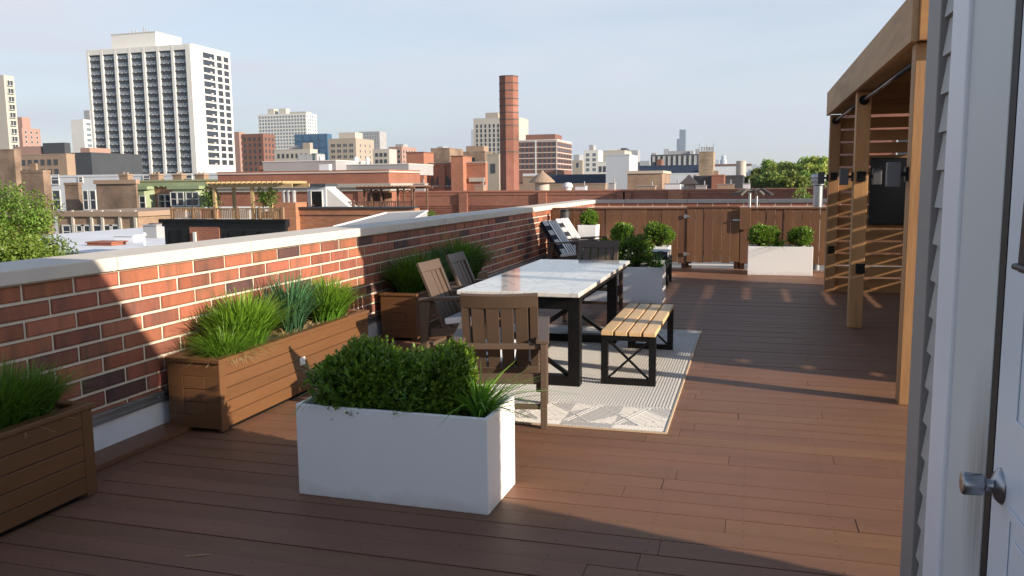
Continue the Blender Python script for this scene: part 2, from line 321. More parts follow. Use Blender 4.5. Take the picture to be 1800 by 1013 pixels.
# grubby finger marks on the jamb by the knob
t = jm.node_tree; bs = t.nodes['Principled BSDF']; lk = [l for l in t.links if l.to_socket == bs.inputs['Base Color']][0].from_socket
tcn = t.nodes.new('ShaderNodeTexCoord'); mp2 = t.nodes.new('ShaderNodeMapping'); mp2.inputs['Location'].default_value = (0, -2.02/.17, -.95/.33); mp2.inputs['Scale'].default_value = (0, 1/.16, 1/.33)
ln = t.nodes.new('ShaderNodeVectorMath'); ln.operation = 'LENGTH'; t.links.new(tcn.outputs['Object'], mp2.inputs['Vector']); t.links.new(mp2.outputs['Vector'], ln.inputs[0])
mrg = t.nodes.new('ShaderNodeMapRange'); mrg.inputs['From Min'].default_value = .25; mrg.inputs['From Max'].default_value = 1; mrg.inputs['To Min'].default_value = 1.0; mrg.inputs['To Max'].default_value = 0; t.links.new(ln.outputs['Value'], mrg.inputs['Value'])
wv = t.nodes.new('ShaderNodeTexNoise'); mp3 = t.nodes.new('ShaderNodeMapping'); mp3.inputs['Scale'].default_value = (0, 60, 2.5); t.links.new(tcn.outputs['Object'], mp3.inputs['Vector']); t.links.new(mp3.outputs['Vector'], wv.inputs['Vector']); wv.inputs['Scale'].default_value = 1
mm = t.nodes.new('ShaderNodeMath'); mm.operation = 'MULTIPLY'; t.links.new(mrg.outputs['Result'], mm.inputs[0]); t.links.new(wv.outputs['Fac'], mm.inputs[1])
mxx = t.nodes.new('ShaderNodeMix'); mxx.data_type = 'RGBA'; t.links.new(mm.outputs[0], mxx.inputs['Factor']); t.links.new(lk, mxx.inputs['A']); mxx.inputs['B'].default_value = (.12,.12,.125,1); t.links.new(mxx.outputs['Result'], bs.inputs['Base Color'])
MB().box(-.002, .03, 1.878, 2.203, 0, 2.6).build('door_jamb', jm, hs, bevel=.003)
MB().box(.0, .026, 1.835, 1.877, 0, 2.6).box(.001, .02, .9, 1.835, 2.2, 2.3).build('weatherstrip', M_rubber, hs)
MB().box(.0, .029, .72, .88, 0, 2.6).build('door_casing', M_trim, hs, bevel=.004)
door = MB().box(.001, .045, .9, 1.833, .02, 2.19).build('door', M_door, hs, bevel=.003)
mb = MB()   # raised panel mouldings of the door
for (ya, yb, za, zb) in ((1.42, 1.72, .30, 1.0), (1.0, 1.33, .30, 1.0), (1.42, 1.72, 1.15, 1.42), (1.0, 1.33, 1.15, 1.42)):
    for q in ((ya, yb, za, za+.022), (ya, yb, zb-.022, zb), (ya, ya+.022, za+.022, zb-.022), (yb-.022, yb, za+.022, zb-.022)): mb.box(-.0025, .0, *q)
    mb.box(-.002, .0, ya+.05, yb-.05, za+.05, zb-.05)
mb.build('door_moulding', M_door, door, bevel=.003)
mb = MB().lathe((.001, 1.775, 1.018), [(.035,0),(.035,-.003),(.028,-.010),(.013,-.016),(.011,-.028),(.019,-.031),(.0215,-.035),(.023,-.066),(.021,-.070),(.007,-.071)], 32, ax='X')
mb.build('door_knob', mat('worn_steel', (.33,.34,.37), .28, .15, 30, metal=.95), door, smooth=True, bevel=.0015)
tag(MB().prism([(.40,1.475),(.484,1.475),(.484,1.80),(.44,1.80),(.405,1.69)], 1, 1.33, 1.452).box(.39, .484, 1.335, 1.447, 1.48, 1.49).build('key_box', M_black, bevel=.004), 'black box fixed on the door at the right photo edge', 'box')
MB().box(-.05, 2.95, -3.05, 2.76, 2.76, 2.81).build('roof', mat('roof_edge', (.25,.25,.26), .7, .1, 2), hs)

# ================================================================== PERGOLA
pg = thing('pergola', 'cedar timber pergola with slatted end wall on the right of the deck', 'pergola', (1.06, 6.39, 0))
def ptint(): t = random.uniform(.88, 1.12); return (t, t*random.uniform(.95,1.04), t*random.uniform(.9,1.05))
PZ, PT = 2.555, 2.885
for (x, y) in ((0,0),(0,3.33),(0,6.47)):
    MB().box(x, x+.145, y, y+.145, 0, PZ, tint=ptint()).build('post', M_cedar, pg, bevel=.006, tint=True)
for (x, y) in ((2.66,0.05),(2.66,3.33),(2.66,6.47)):
    MB().box(x, x+.145, y, y+.145, 0, PZ, tint=ptint()).build('post', M_cedar, pg, bevel=.006, tint=True)
MB().box(-.045, 0, -.06, 6.66, PZ, PT, tint=(1.12,1.12,1.12)).box(0, .16, -.055, 6.655, PZ+.02, PT-.02, tint=(.8,.8,.8)).build('fascia', M_cedarh, pg, bevel=.004, tint=True)
MB().box(.0, 2.85, -.1, -.056, PZ, PT, tint=(1.15,1.1,1.0)).build('fascia', M_cedars, pg, bevel=.004, tint=True)
MB().box(.16, 2.85, 6.61, 6.655, PZ, PT).box(2.806, 2.85, -.055, 6.61, PZ, PT).build('fascia', M_cedars, pg, bevel=.004, tint=True)
mb = MB()
for i in range(1, 11): mb.box(.16, 2.806, i*.61-.02, i*.61+.02, PZ+.06, PT-.04, tint=(.8,.8,.8))
mb.build('rafter', M_cedars, pg, tint=True)
MB().box(.0, 2.83, -.05, 6.63, PT-.03, PT-.012).build('roof', mat('roof_sheet', (.30,.30,.30), .7, .1, 1), pg)
def slats(x0, x1, y0, y1, zs, parent, name='slat_wall'):
    mb = MB()
    for z in zs: mb.box(x0, x1, y0, y1, z, z+.150, tint=ptint())
    return mb.build(name, M_cedars, parent, bevel=.003, tint=True)
slats(.146, 2.66, 6.555, 6.58, [.045+i*.178 for i in range(14)], pg)
MB().box(.146, 2.66, 6.50, 6.554, .0, .05).box(1.3, 1.44, 6.582, 6.67, 0, 2.5).build('slat_backing', M_cedars, pg, tint=True)
slats(2.81, 2.835, .06, 6.5, [.045+i*.178 for i in range(13)], pg)
mb = MB()
for ya, yb in ((.147, 3.33), (3.477, 6.40)): mb.cyl((.07, ya+.012, 2.47), (.07, yb-.012, 2.47), .019, n=14)
mb.build('heater_rod', mat('dark_pipe', (.05,.05,.055), .25, .1, 4, metal=.6), pg, smooth=True)
mb = MB()
for y, s in ((.146, 1), (3.33, -1), (3.477, 1), (6.469, -1)): mb.cyl((.07, y, 2.47), (.07, y+s*.014, 2.47), .052, n=18)
mb.build('pipe_flange', M_black, pg)
# unseen cedar blocks added along the side wall to break up its sun patches
tag(MB().box(3.0, 3.7, 7.05, 8.0, 0, 1.17).box(2.97, 3.73, 7.0, 8.02, 1.17, 1.2).build('shade_block', M_cedars, bevel=.004), 'unseen added cedar cabinet inside the pergola by the side wall', 'blocker')
tag(MB().box(3.0, 3.7, 8.2, 10.8, 0, 1.13).box(2.97, 3.73, 8.17, 10.83, 1.13, 1.165).build('shade_block', M_cedars, bevel=.004), 'long unseen cedar block added inside the pergola by the side wall', 'blocker')
tag(MB().box(3.2, 3.7, 6.9, 7.0, 0, 2.3).box(3.15, 3.75, 6.88, 7.46, 0, .02).box(3.2,3.7,7.36,7.46,1.21,2.3).box(3.66,3.7,7.0,7.36,1.21,2.3).build('shade_baffle', M_cedars, bevel=.004), 'tall unseen added cedar shelf unit standing inside the pergola', 'baffle')
# television
tv = thing('television', 'large black flat television hung on the slatted end wall', 'television', (2.14, 12.93, 1.52))
MB().box(-.52, .52, -.04, 0, -.54, .41).build('screen_housing', mat('tv_black', (.004,.004,.005), .35, .1, 4), tv, bevel=.006)
MB().box(-.505, .505, -.044, -.041, -.52, .395).build('screen', mat('tv_glass', (.002,.002,.003), .18, .1, 4), tv)
# post speakers / sconces
def sconce(px, side, label):
    x, y, z = px; t = thing('wall_speaker', label, 'speaker', (x, y, z), 0, 'grey speakers on the pergola posts')
    MB().box(min(0, side*.02), max(0, side*.02), -.03, .03, -.05, .05).beam((side*.02,0,0), (side*.05,0,0), .03, .03).build('bracket', M_black, t)
    MB().box(min(side*.05, side*.14), max(side*.05, side*.14), -.03, .05, -.09, .085).build('housing', mat('speaker_grey', (.085,.088,.095), .5, .06, 8), t, bevel=.008)
    return t
sconce((1.06, 6.46, 1.66), -1, 'grey speaker on the near pergola post beside the siding')
sconce((1.06, 9.79, 1.66), -1, 'grey speaker on the outer side of the middle pergola post')
sconce((1.205, 9.79, 1.66), 1, 'grey speaker on the inner side of the middle pergola post')
sconce((1.06, 12.93, 1.66), -1, 'dark speaker on the far pergola post above the fence end')
for (x, y, z, lb) in ((1.13, 9.72, 1.66, 'upper black outlet box on the middle pergola post'), (1.16, 9.72, .66, 'lower black outlet box on the middle pergola post'), (1.13, 12.86, 1.68, 'upper black outlet box on the far pergola post'), (1.13, 12.86, .62, 'lower black outlet box on the far pergola post')):
    t = thing('outlet_box', lb, 'outlet', (x, y-.001, z), 0, 'black outlet boxes on the pergola posts')
    MB().box(-.045, .045, -.045, 0, -.055, .055).build('cover', M_black, t, bevel=.005); MB().box(-.03, .03, -.052, -.0455, -.02, .04).build('flap', M_black, t)
    MB().cyl((.03, -.02, -.045), (.06, -.02, -.02), .006, n=8).build('cable_gland', M_galv, t)

# ================================================================== FENCE AND GATE
def fence(x0, x1, label, name='board_fence', z0=.1, ztop=1.145, yb=15.93, cat='fence'):
    t = thing(name, label, cat, (x0, yb, 0)); mb = MB(); x = 0; n = max(1, round((x1-x0)/.152)); w = (x1-x0)/n
    for i in range(n):
        d = random.uniform(0, .012); mb.box(i*w+.0018, (i+1)*w-.0018, -.02-d, -d, z0+random.uniform(-.012,.012), ztop-.03, tint=ptint())
    mb.build('boards', M_fence, t, bevel=.003, tint=True)
    MB().box(0, x1-x0, 0.002, .06, .25, .34).box(0, x1-x0, .002, .06, .92, 1.01).box(.01, .09, .062, .13, -.1, 1.1).box(x1-x0-.09, x1-x0-.01, .062, .13, -.1, 1.1).build('rails', M_fence, t)
    MB().box(-.0, x1-x0, -.05, .06, ztop-.028, ztop).build('cap_rail', M_fence, t, bevel=.004)
    return t
gx0, gx1 = atY(1207, 420, 15.93).x, atY(1300, 420, 15.93).x
fence(-3.78, gx0-.006, 'brown board fence left of the gate, behind the lounge chairs')
g = fence(gx0, gx1-.006, 'brown board gate with metal hinges and a latch in the fence', 'fence_gate', .12, 1.17, 15.92, 'gate')
fence(gx1+.006, 3.2, 'brown board fence right of the gate, behind the white planter')
for z in (.98, .27): MB().box(-.05, .0, -.045, -.033, z-.035, z+.035).box(.0, .055, -.046, -.034, z-.014, z+.014).build('hinge', M_galv, g)
MB().box(gx1-gx0-.12, gx1-gx0+.06, -.05, -.034, .89, .93).cyl((gx1-gx0-.13,-.07,.91), (gx1-gx0-.02,-.07,.91), .014, n=10).cyl((gx1-gx0+.04,-.07,.91), (gx1-gx0+.09,-.07,.91), .02, n=10).build('latch', M_galv, g)
tag(MB().box(gx1-.005, gx1+.19, 15.83, 15.87, .74, 1.13).build('latch_board', M_fence, bevel=.004), 'short brown board patch beside the gate latch', 'board')
MB().box(-.06, .06, .131, .23, -.1, 1.1).box(gx1-gx0-.06, gx1-gx0+.06, .131, .23, -.1, 1.1).build('gate_post', M_fence, g)
MB().box(.05, gx1-gx0-.1, -.04, -.012, .06, .085).build('threshold_strip', M_panel, g)

# ================================================================== PLANTERS
def brown_planter(y0, y1, label, light=None):
    t = thing('wooden_planter', label, 'planter', (-3.515, (y0+y1)/2, 0)); L_ = (y1-y0)/2; w = .2; H = .50
    mb = MB(); nb = 5; bh = (H-.06)/nb
    for i in range(nb):
        z0 = .03+i*bh; k = random.uniform(.93, 1.05)
        mb.box(w-.02, w, -L_+.07, L_-.07, z0+.002, z0+bh-.0025, tint=(k,k,k)); mb.box(-w, -w+.02, -L_+.07, L_-.07, z0+.002, z0+bh-.0025)
        for s in (-1, 1):
            a, b = sorted((s*L_, s*(L_-.02)))
            if 0 < i < 4 and s < 0: mb.box(-.08, .085, a, b, z0+.002, z0+bh-.0025, tint=(k,k,k)); mb.box(-w+.0, -.083, a, b, z0, z0+bh); mb.box(.088, w-.0, a, b, z0, z0+bh)
            else: mb.box(-w+.0, w-.0, a, b, z0+.0, z0+bh-.0)
    mb.build('side_boards', M_brownwood, t, tint=True, bevel=.0018, seg=1)
    mb = MB()
    for sx in (-1, 1):
        for sy in (-1, 1):
            xa, xb = sorted((sx*(w+.003), sx*(w-.022))); ya, yb = sorted((sy*(L_-.001), sy*(L_-.07))); MB().box(xa, xb, ya, yb, .012, H-.03).build('corner_board', M_brownwood, t, bevel=.0025, seg=1)
    pass
    MB().box(-w+.03, w-.03, -L_+.1, L_-.1, 0, .03).build('foot_skirt', M_black, t)
    MB().box(w-.055, w+.014, -L_-.014, L_+.014, H-.029, H).box(-w-.012, -w+.055, -L_-.014, L_+.014, H-.029, H).box(-w+.056, w-.056, -L_-.013, -L_+.055, H-.0285, H-.001).box(-w+.056, w-.056, L_-.055, L_+.013, H-.0285, H-.001).build('rim', M_brownwood, t, bevel=.005)
    MB().box(-w+.021, w-.021, -L_+.021, L_-.021, .1, H-.05).build('soil', M_soil, t)
    if light is not None:
        lt = MB().box(w, w+.012, light-(y0+y1)/2-.035, light-(y0+y1)/2+.035, .245, .305).build('step_light', M_white, t, bevel=.004)
    return t
brown_planter(1.0, 3.46, 'brown wooden planter box in shade at the left edge of the deck')
brown_planter(4.55, 6.74, 'sunlit brown wooden planter box holding three grass clumps against the brick wall', 5.58)
brown_planter(7.87, 10.3, 'shaded brown wooden planter box behind the side chairs of the table')

def white_planter(x0, x1, y0, y1, h, label, rz=0, taper=0):
    cx, cyy = (x0+x1)/2, (y0+y1)/2; t = thing('white_planter', label, 'planter', (cx, cyy, 0), rz); w, d = (x1-x0)/2, (y1-y0)/2; th = .022
    q = 1-taper
    o = [(-w*q,-d*q,0),(w*q,-d*q,0),(w*q,d*q,0),(-w*q,d*q,0),(-w,-d,h),(w,-d,h),(w,d,h),(-w,d,h),(-w+th,-d+th,h),(w-th,-d+th,h),(w-th,d-th,h),(-w+th,d-th,h),(-w*.97+th,-d*.97+th,h-.09),(w*.97-th,-d*.97+th,h-.09),(w*.97-th,d*.97-th,h-.09),(-w*.97+th,d*.97-th,h-.09)]
    mb = MB(); mb._add(o, [(0,3,2,1),(0,1,5,4),(1,2,6,5),(2,3,7,6),(3,0,4,7),(4,5,9,8),(5,6,10,9),(6,7,11,10),(7,4,8,11),(8,9,13,12),(9,10,14,13),(10,11,15,14),(11,8,12,15),(12,13,14,15)])
    mb.build('box', M_white, t, bevel=.006, seg=3)
    n = 24; V = []; 
    mb = MB(); gx = np.linspace(-w*.96+th, w*.96-th, n); gy = np.linspace(-d*.96+th, d*.96-th, 10)
    Z = h-.05+rng.random((n,10))*.02; vs = [(gx[i], gy[k2], Z[i,k2]) for i in range(n) for k2 in range(10)]
    mb._add(vs, [(i*10+k2, (i+1)*10+k2, (i+1)*10+k2+1, i*10+k2+1) for i in range(n-1) for k2 in range(9)]); mb.build('soil', M_soil, t)
    return t
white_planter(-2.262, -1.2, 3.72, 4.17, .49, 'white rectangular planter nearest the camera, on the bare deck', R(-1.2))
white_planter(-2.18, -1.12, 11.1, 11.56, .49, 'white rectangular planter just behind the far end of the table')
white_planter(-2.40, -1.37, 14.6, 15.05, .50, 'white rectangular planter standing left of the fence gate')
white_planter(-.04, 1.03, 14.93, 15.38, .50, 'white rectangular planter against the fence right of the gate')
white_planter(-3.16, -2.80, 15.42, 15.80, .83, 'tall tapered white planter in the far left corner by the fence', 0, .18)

# ================================================================== PLANTS
def boxwood(name, label, c, r, n, group=None, ls=.027, tone=1.0, seed=0, bumps=12):
    g = np.random.default_rng(seed+11); c = np.array(c, float); r = np.array(r, float)
    t = thing(name, label, 'shrub', tuple(c-np.array([0,0,r[2]*.9])), 0, group); o = np.array([0,0,r[2]*.9])
    bd = g.normal(size=(bumps,3)); bd[:,2] = np.abs(bd[:,2]); bd /= np.linalg.norm(bd, axis=1, keepdims=True); ba = g.uniform(.1,.3,bumps)
    d = g.normal(size=(n,3)); d[:,2] = np.where(d[:,2] < -.75, -d[:,2], d[:,2]); d /= np.linalg.norm(d, axis=1, keepdims=True)
    f = .80 + sum(ba[i]*np.exp(-((1-(d@bd[i]))/.05)) for i in range(bumps)); rad = f*(1-np.abs(g.normal(size=n))*.15+(g.random(n) < .07)*g.uniform(.05,.16,n))
    P = o + d*r*rad[:,None]; nl = 9
    ax = d*.7 + np.array([.15,0,.55]) + g.normal(size=(n,3))*.28; ax /= np.linalg.norm(ax, axis=1, keepdims=True)
    Ps = []; Ds = []; Ns = []; T = []
    h = g.uniform(.7, 1.35, n)
    for k in range(nl):
        s = k/nl; q = g.normal(size=(n,3)); q -= ax*(np.sum(q*ax,1,keepdims=True)); q /= np.linalg.norm(q, axis=1, keepdims=True)
        D = q*(.95-.6*s) + ax*(.35+.6*s); Ps.append(P + ax*(s*.045*ls/.021)); Ds.append(D); Ns.append(ax + g.normal(size=(n,3))*.3)
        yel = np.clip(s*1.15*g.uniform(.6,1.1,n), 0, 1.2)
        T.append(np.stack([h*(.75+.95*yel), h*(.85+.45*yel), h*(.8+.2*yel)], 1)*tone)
    P, D, Nn, T = (np.concatenate(a) for a in (Ps, Ds, Ns, T)); m = len(P)
    V, F = leafquads(P, D, Nn, g.uniform(.75,1.2,m)*ls, g.uniform(.45,.62,m)*ls)
    npmesh('foliage', V, F, M_leafb, t, tint=T)
    mb = MB()
    for i in range(70):
        e = g.normal(size=3); e[2] = abs(e[2])+.2; e /= np.linalg.norm(e); mb.cyl((g.normal()*.02, g.normal()*.02, .0), tuple(o+e*r*.86), .004, .0015, n=5)
    mb.build('stem', M_twig, t)
    return t
def blades(g, n, c, spread, hmin, hmax, droop, w, lean=.5, seg=5):
    """arching grass blades -> V,F and a per-face height fraction"""
    a = g.uniform(0, 2*np.pi, n); rr = np.sqrt(g.random(n)); bx = c[0]+np.cos(a)*rr*spread[0]; by = c[1]+np.sin(a)*rr*spread[1]
    H = g.uniform(hmin, hmax, n)*(1-.22*rr); la = a + g.normal(size=n)*.6; ln = lean*(rr*.9+.15)*g.uniform(.4,1.3,n)*H; dr = droop*g.uniform(.2,1.4,n)*(.3+rr)
    tw = la+np.pi/2+g.normal(size=n)*.5
    s = np.linspace(0, 1, seg+1); V = np.zeros((n, seg+1, 2, 3))
    for i, q in enumerate(s):
        ox = ln*q**1.5; z = H*(q - dr*q**3*.6); x = bx+np.cos(la)*ox*(1+dr*q); yy = by+np.sin(la)*ox*(1+dr*q)
        ww = w*(1-q**2.2)*.5+.0006
        V[:,i,0] = np.stack([x-np.cos(tw)*ww, yy-np.sin(tw)*ww, c[2]+z], 1); V[:,i,1] = np.stack([x+np.cos(tw)*ww, yy+np.sin(tw)*ww, c[2]+z], 1)
    base = np.arange(n)[:,None]*(seg+1)*2 + np.arange(seg)[None,:]*2
    F = np.stack([base, base+1, base+3, base+2], -1).reshape(-1,4); fr = np.tile((s[:-1]+s[1:])/2, n)
    return V.reshape(-1,3), F, fr, np.repeat(g.random(n), seg)
def grass_clump(label, c, spread, h, n, m=None, w=.007, droop=.5, lean=.7, straw=200, group=None, seed=0, tone=1., cat='grass plant', name='grass_clump', tipy=.9, straw_rad=1.15):
    g = np.random.default_rng(seed+77); m = m or M_grass; t = thing(name, label, cat, c, 0, group)
    V, F, fr, h_ = blades(g, n, (0,0,0), spread, h*.62, h*1.08, droop, w, lean)
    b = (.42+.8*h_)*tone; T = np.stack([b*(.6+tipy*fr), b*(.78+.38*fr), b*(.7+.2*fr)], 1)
    npmesh('blades', V, F, m, t, tint=T)
    if straw:
        V, F, fr, h_ = blades(g, straw, (0,0,0), (min(.125, spread[0]*straw_rad), spread[1]*straw_rad), .05, .12, 1.0, .0045, .8, 4)
        npmesh('dead_thatch', V, F, M_straw, t, tint=np.stack([.7+.6*h_]*3, 1))
    return t
# near white planter
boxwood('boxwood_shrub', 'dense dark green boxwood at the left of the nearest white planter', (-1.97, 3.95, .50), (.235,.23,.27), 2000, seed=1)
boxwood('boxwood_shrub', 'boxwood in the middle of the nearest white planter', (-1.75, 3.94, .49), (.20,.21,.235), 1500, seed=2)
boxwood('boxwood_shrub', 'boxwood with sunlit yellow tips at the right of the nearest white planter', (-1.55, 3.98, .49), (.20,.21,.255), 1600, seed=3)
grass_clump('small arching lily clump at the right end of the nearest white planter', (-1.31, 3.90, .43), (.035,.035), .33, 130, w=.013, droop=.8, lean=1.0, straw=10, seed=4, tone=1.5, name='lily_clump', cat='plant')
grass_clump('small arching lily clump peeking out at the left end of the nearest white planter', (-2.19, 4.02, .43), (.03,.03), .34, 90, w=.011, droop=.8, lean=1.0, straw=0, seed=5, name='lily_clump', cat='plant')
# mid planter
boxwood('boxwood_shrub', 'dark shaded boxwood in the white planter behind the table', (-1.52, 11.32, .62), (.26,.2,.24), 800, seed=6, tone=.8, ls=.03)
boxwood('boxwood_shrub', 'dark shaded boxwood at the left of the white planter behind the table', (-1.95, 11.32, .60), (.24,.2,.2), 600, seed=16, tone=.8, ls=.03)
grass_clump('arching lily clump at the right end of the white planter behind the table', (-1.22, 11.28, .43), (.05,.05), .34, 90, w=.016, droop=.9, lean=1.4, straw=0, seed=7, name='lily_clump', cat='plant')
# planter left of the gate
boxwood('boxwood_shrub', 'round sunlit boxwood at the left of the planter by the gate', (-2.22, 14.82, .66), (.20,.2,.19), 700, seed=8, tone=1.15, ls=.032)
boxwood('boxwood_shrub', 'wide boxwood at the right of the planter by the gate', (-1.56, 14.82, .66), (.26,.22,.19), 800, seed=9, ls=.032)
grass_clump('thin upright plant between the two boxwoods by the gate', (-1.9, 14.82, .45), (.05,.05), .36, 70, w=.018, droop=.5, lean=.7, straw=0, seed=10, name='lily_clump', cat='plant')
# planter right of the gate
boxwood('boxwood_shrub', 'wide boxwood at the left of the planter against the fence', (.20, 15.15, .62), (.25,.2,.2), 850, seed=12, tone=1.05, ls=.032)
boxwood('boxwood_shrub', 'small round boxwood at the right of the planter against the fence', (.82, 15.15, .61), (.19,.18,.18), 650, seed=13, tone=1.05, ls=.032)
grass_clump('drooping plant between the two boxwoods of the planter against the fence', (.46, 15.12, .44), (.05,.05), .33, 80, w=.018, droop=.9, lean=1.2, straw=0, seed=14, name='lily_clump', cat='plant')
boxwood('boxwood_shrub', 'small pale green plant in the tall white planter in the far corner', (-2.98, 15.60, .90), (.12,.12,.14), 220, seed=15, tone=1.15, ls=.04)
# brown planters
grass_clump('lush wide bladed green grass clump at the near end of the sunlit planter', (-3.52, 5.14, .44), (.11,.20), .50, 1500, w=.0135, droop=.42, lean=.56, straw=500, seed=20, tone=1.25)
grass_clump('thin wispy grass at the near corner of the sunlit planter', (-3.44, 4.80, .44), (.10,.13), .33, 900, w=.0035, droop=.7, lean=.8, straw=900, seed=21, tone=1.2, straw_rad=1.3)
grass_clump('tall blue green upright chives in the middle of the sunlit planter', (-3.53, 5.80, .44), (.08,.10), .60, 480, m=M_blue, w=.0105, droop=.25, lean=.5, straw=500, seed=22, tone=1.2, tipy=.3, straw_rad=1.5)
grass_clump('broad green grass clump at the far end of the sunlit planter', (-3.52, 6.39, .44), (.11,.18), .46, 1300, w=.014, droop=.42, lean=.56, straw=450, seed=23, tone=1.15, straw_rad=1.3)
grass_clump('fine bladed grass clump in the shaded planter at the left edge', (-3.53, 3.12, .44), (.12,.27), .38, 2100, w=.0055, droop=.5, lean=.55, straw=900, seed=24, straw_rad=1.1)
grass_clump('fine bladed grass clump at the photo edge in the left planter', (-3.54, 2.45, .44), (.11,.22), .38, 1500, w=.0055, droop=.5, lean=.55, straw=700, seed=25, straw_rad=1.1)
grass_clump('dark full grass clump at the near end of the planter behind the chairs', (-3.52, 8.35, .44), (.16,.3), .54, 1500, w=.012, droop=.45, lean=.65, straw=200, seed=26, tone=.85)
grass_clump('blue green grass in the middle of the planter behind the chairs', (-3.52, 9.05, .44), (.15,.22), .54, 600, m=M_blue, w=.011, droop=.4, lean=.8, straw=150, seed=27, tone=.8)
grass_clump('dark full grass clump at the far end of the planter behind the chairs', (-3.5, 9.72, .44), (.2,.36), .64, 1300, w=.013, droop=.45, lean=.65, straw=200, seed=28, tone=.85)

# ================================================================== RUG
RX0, RX1, RY0, RY1 = -2.97, -.503, 5.27, 9.11
rug = thing('outdoor_rug', 'pale patterned outdoor rug under the dining table', 'rug', ((RX0+RX1)/2, (RY0+RY1)/2, 0))
M_rug = mat('rug_base', (.53,.50,.46), .95, .1, 40, bump=.5, bscale=300); M_rib = mat('rug_rib', (.66,.64,.60), .95, .06, 40, bump=.5, bscale=300); M_bind = mat('rug_binding', (.60,.47,.32), .9, .05, 20)
w2, l2 = (RX1-RX0)/2, (RY1-RY0)/2
MB().box(-w2, w2, -l2, l2, .001, .007).build('weave', M_rug, rug)
mb = MB(); band = .60; x = -w2+.012
def clipseg(a, b, poly):
    """clip segment a-b to a convex polygon (ccw)"""
    t0, t1 = 0., 1.; d = (b[0]-a[0], b[1]-a[1])
    for i in range(len(poly)):
        p, q = poly[i], poly[(i+1)%len(poly)]; nx, ny = -(q[1]-p[1]), q[0]-p[0]
        num = nx*(a[0]-p[0])+ny*(a[1]-p[1]); den = nx*d[0]+ny*d[1]
        if abs(den) < 1e-12:
            if num < 0: return None
        else:
            tt = -num/den
            if den > 0: t0 = max(t0, tt)
            else: t1 = min(t1, tt)
    return None if t0 >= t1-1e-4 else ((a[0]+d[0]*t0, a[1]+d[1]*t0), (a[0]+d[0]*t1, a[1]+d[1]*t1))
def rib(a, b, w, z=.0088):
    mb.beam((a[0], a[1], z-.002), (b[0], b[1], z-.002), w, .004)
def hatch(poly, ang, sp, w):
    cx = sum(p[0] for p in poly)/len(poly); cyy = sum(p[1] for p in poly)/len(poly); dx, dy = math.cos(ang), math.sin(ang)
    for i in range(-25, 26):
        ox, oy = cx-dy*i*sp, cyy+dx*i*sp; s = clipseg((ox-dx, oy-dy), (ox+dx, oy+dy), poly)
        if s and math.dist(*s) > .02: rib(s[0], s[1], w)
while x < w2-.012:
    mb.box(x, x+.0125, -l2+band+.02*math.sin(x*15), l2-band, .0071, .0105); x += .0235
for end in (-1, 1):
    def Yv(v): return end*(l2-.02-v)
    cw = .35; nc = int((2*w2)/cw)+1
    for c in range(nc):
        xa = -w2+.015+c*cw; xb = min(xa+cw, w2-.015)
        if xb-xa < .06: continue
        xm = (xa+xb)/2; v0, v1, v2 = .10, .32, .56
        def tri(*ps):
            ps = [(min(p[0], w2-.015), Yv(p[1])) for p in ps]
            ar = sum(ps[i][0]*ps[(i+1)%len(ps)][1]-ps[(i+1)%len(ps)][0]*ps[i][1] for i in range(len(ps)))
            return ps if ar > 0 else ps[::-1]
        hatch(tri((xa, v0), (xm, v0), (xa, v1)), end*.5, .026, .008); hatch(tri((xm, v0), (xb, v0), (xb, v1)), -end*.6, .024, .008)
        hatch(tri((xm, v0), (xb, v1), (xm, v2-.05), (xa, v1)), end*.32, .03, .012) if c % 2 else hatch(tri((xm, v0), (xb, v1), (xm, v2-.05), (xa, v1)), -end*.75, .027, .009)
        hatch(tri((xa, v1), (xm, v2-.05), (xa, v2)), -end*.6, .028, .009); hatch(tri((xb, v1), (xb, v2), (xm, v2-.05)), end*.35, .03, .01)
        hatch(tri((xa, v2), (xm, v2-.05), (xb, v2), (xb, v2+.03), (xa, v2+.03)), math.pi/2, .0235, .012)
        for q in (0, .028): rib((xa+q, Yv(v0)), (xm+q, Yv(v2)), .013, .0095); 
        rib((xa, Yv(v1)), (xm, Yv(v0)), .012, .0095); rib((xm, Yv(v2-.05)), (min(xb, w2-.02), Yv(v1)), .012, .0095)
        hatch(tri((xa, .0), (xb, .0), (xb, v0-.01), (xa, v0-.01)), end*(.9 if c % 2 else 2.2), .018, .009)
mb.build('ribs', M_rib, rug)
MB().box(-w2-.012, -w2, -l2, l2, .001, .012).box(w2, w2+.012, -l2, l2, .001, .012).box(-w2-.012, w2+.012, -l2-.012, -l2, .001, .012).box(-w2-.012, w2+.012, l2, l2+.012, .001, .012).build('binding', M_bind, rug)

# ================================================================== TABLE, BENCH
TX0, TX1, TY0, TY1 = -2.272, -1.264, 6.235, 9.02
mm_ = bpy.data.materials.new('marble'); mm_.use_nodes = True; t = mm_.node_tree; b = t.nodes['Principled BSDF']; n = t.nodes.new; l = t.links.new
b.inputs['Roughness'].default_value = .07; tcn = n('ShaderNodeTexCoord'); mpn = n('ShaderNodeMapping'); mpn.inputs['Scale'].default_value = (1.8,.9,1.5); mpn.inputs['Rotation'].default_value = (0,0,R(25)); l(tcn.outputs['Object'], mpn.inputs['Vector'])
na = n('ShaderNodeTexNoise'); na.inputs['Scale'].default_value = 1.6; na.inputs['Detail'].default_value = 9; na.inputs['Distortion'].default_value = 1.4; l(mpn.outputs['Vector'], na.inputs['Vector'])
ra = n('ShaderNodeValToRGB'); e = ra.color_ramp.elements; e[0].position = .40; e[0].color = (.70,.68,.63,1); e[1].position = .62; e[1].color = (.66,.63,.57,1)
q = e.new(.5); q.color = (.50,.475,.44,1); q = e.new(.45); q.color = (.68,.66,.61,1); q = e.new(.56); q.color = (.69,.67,.62,1)
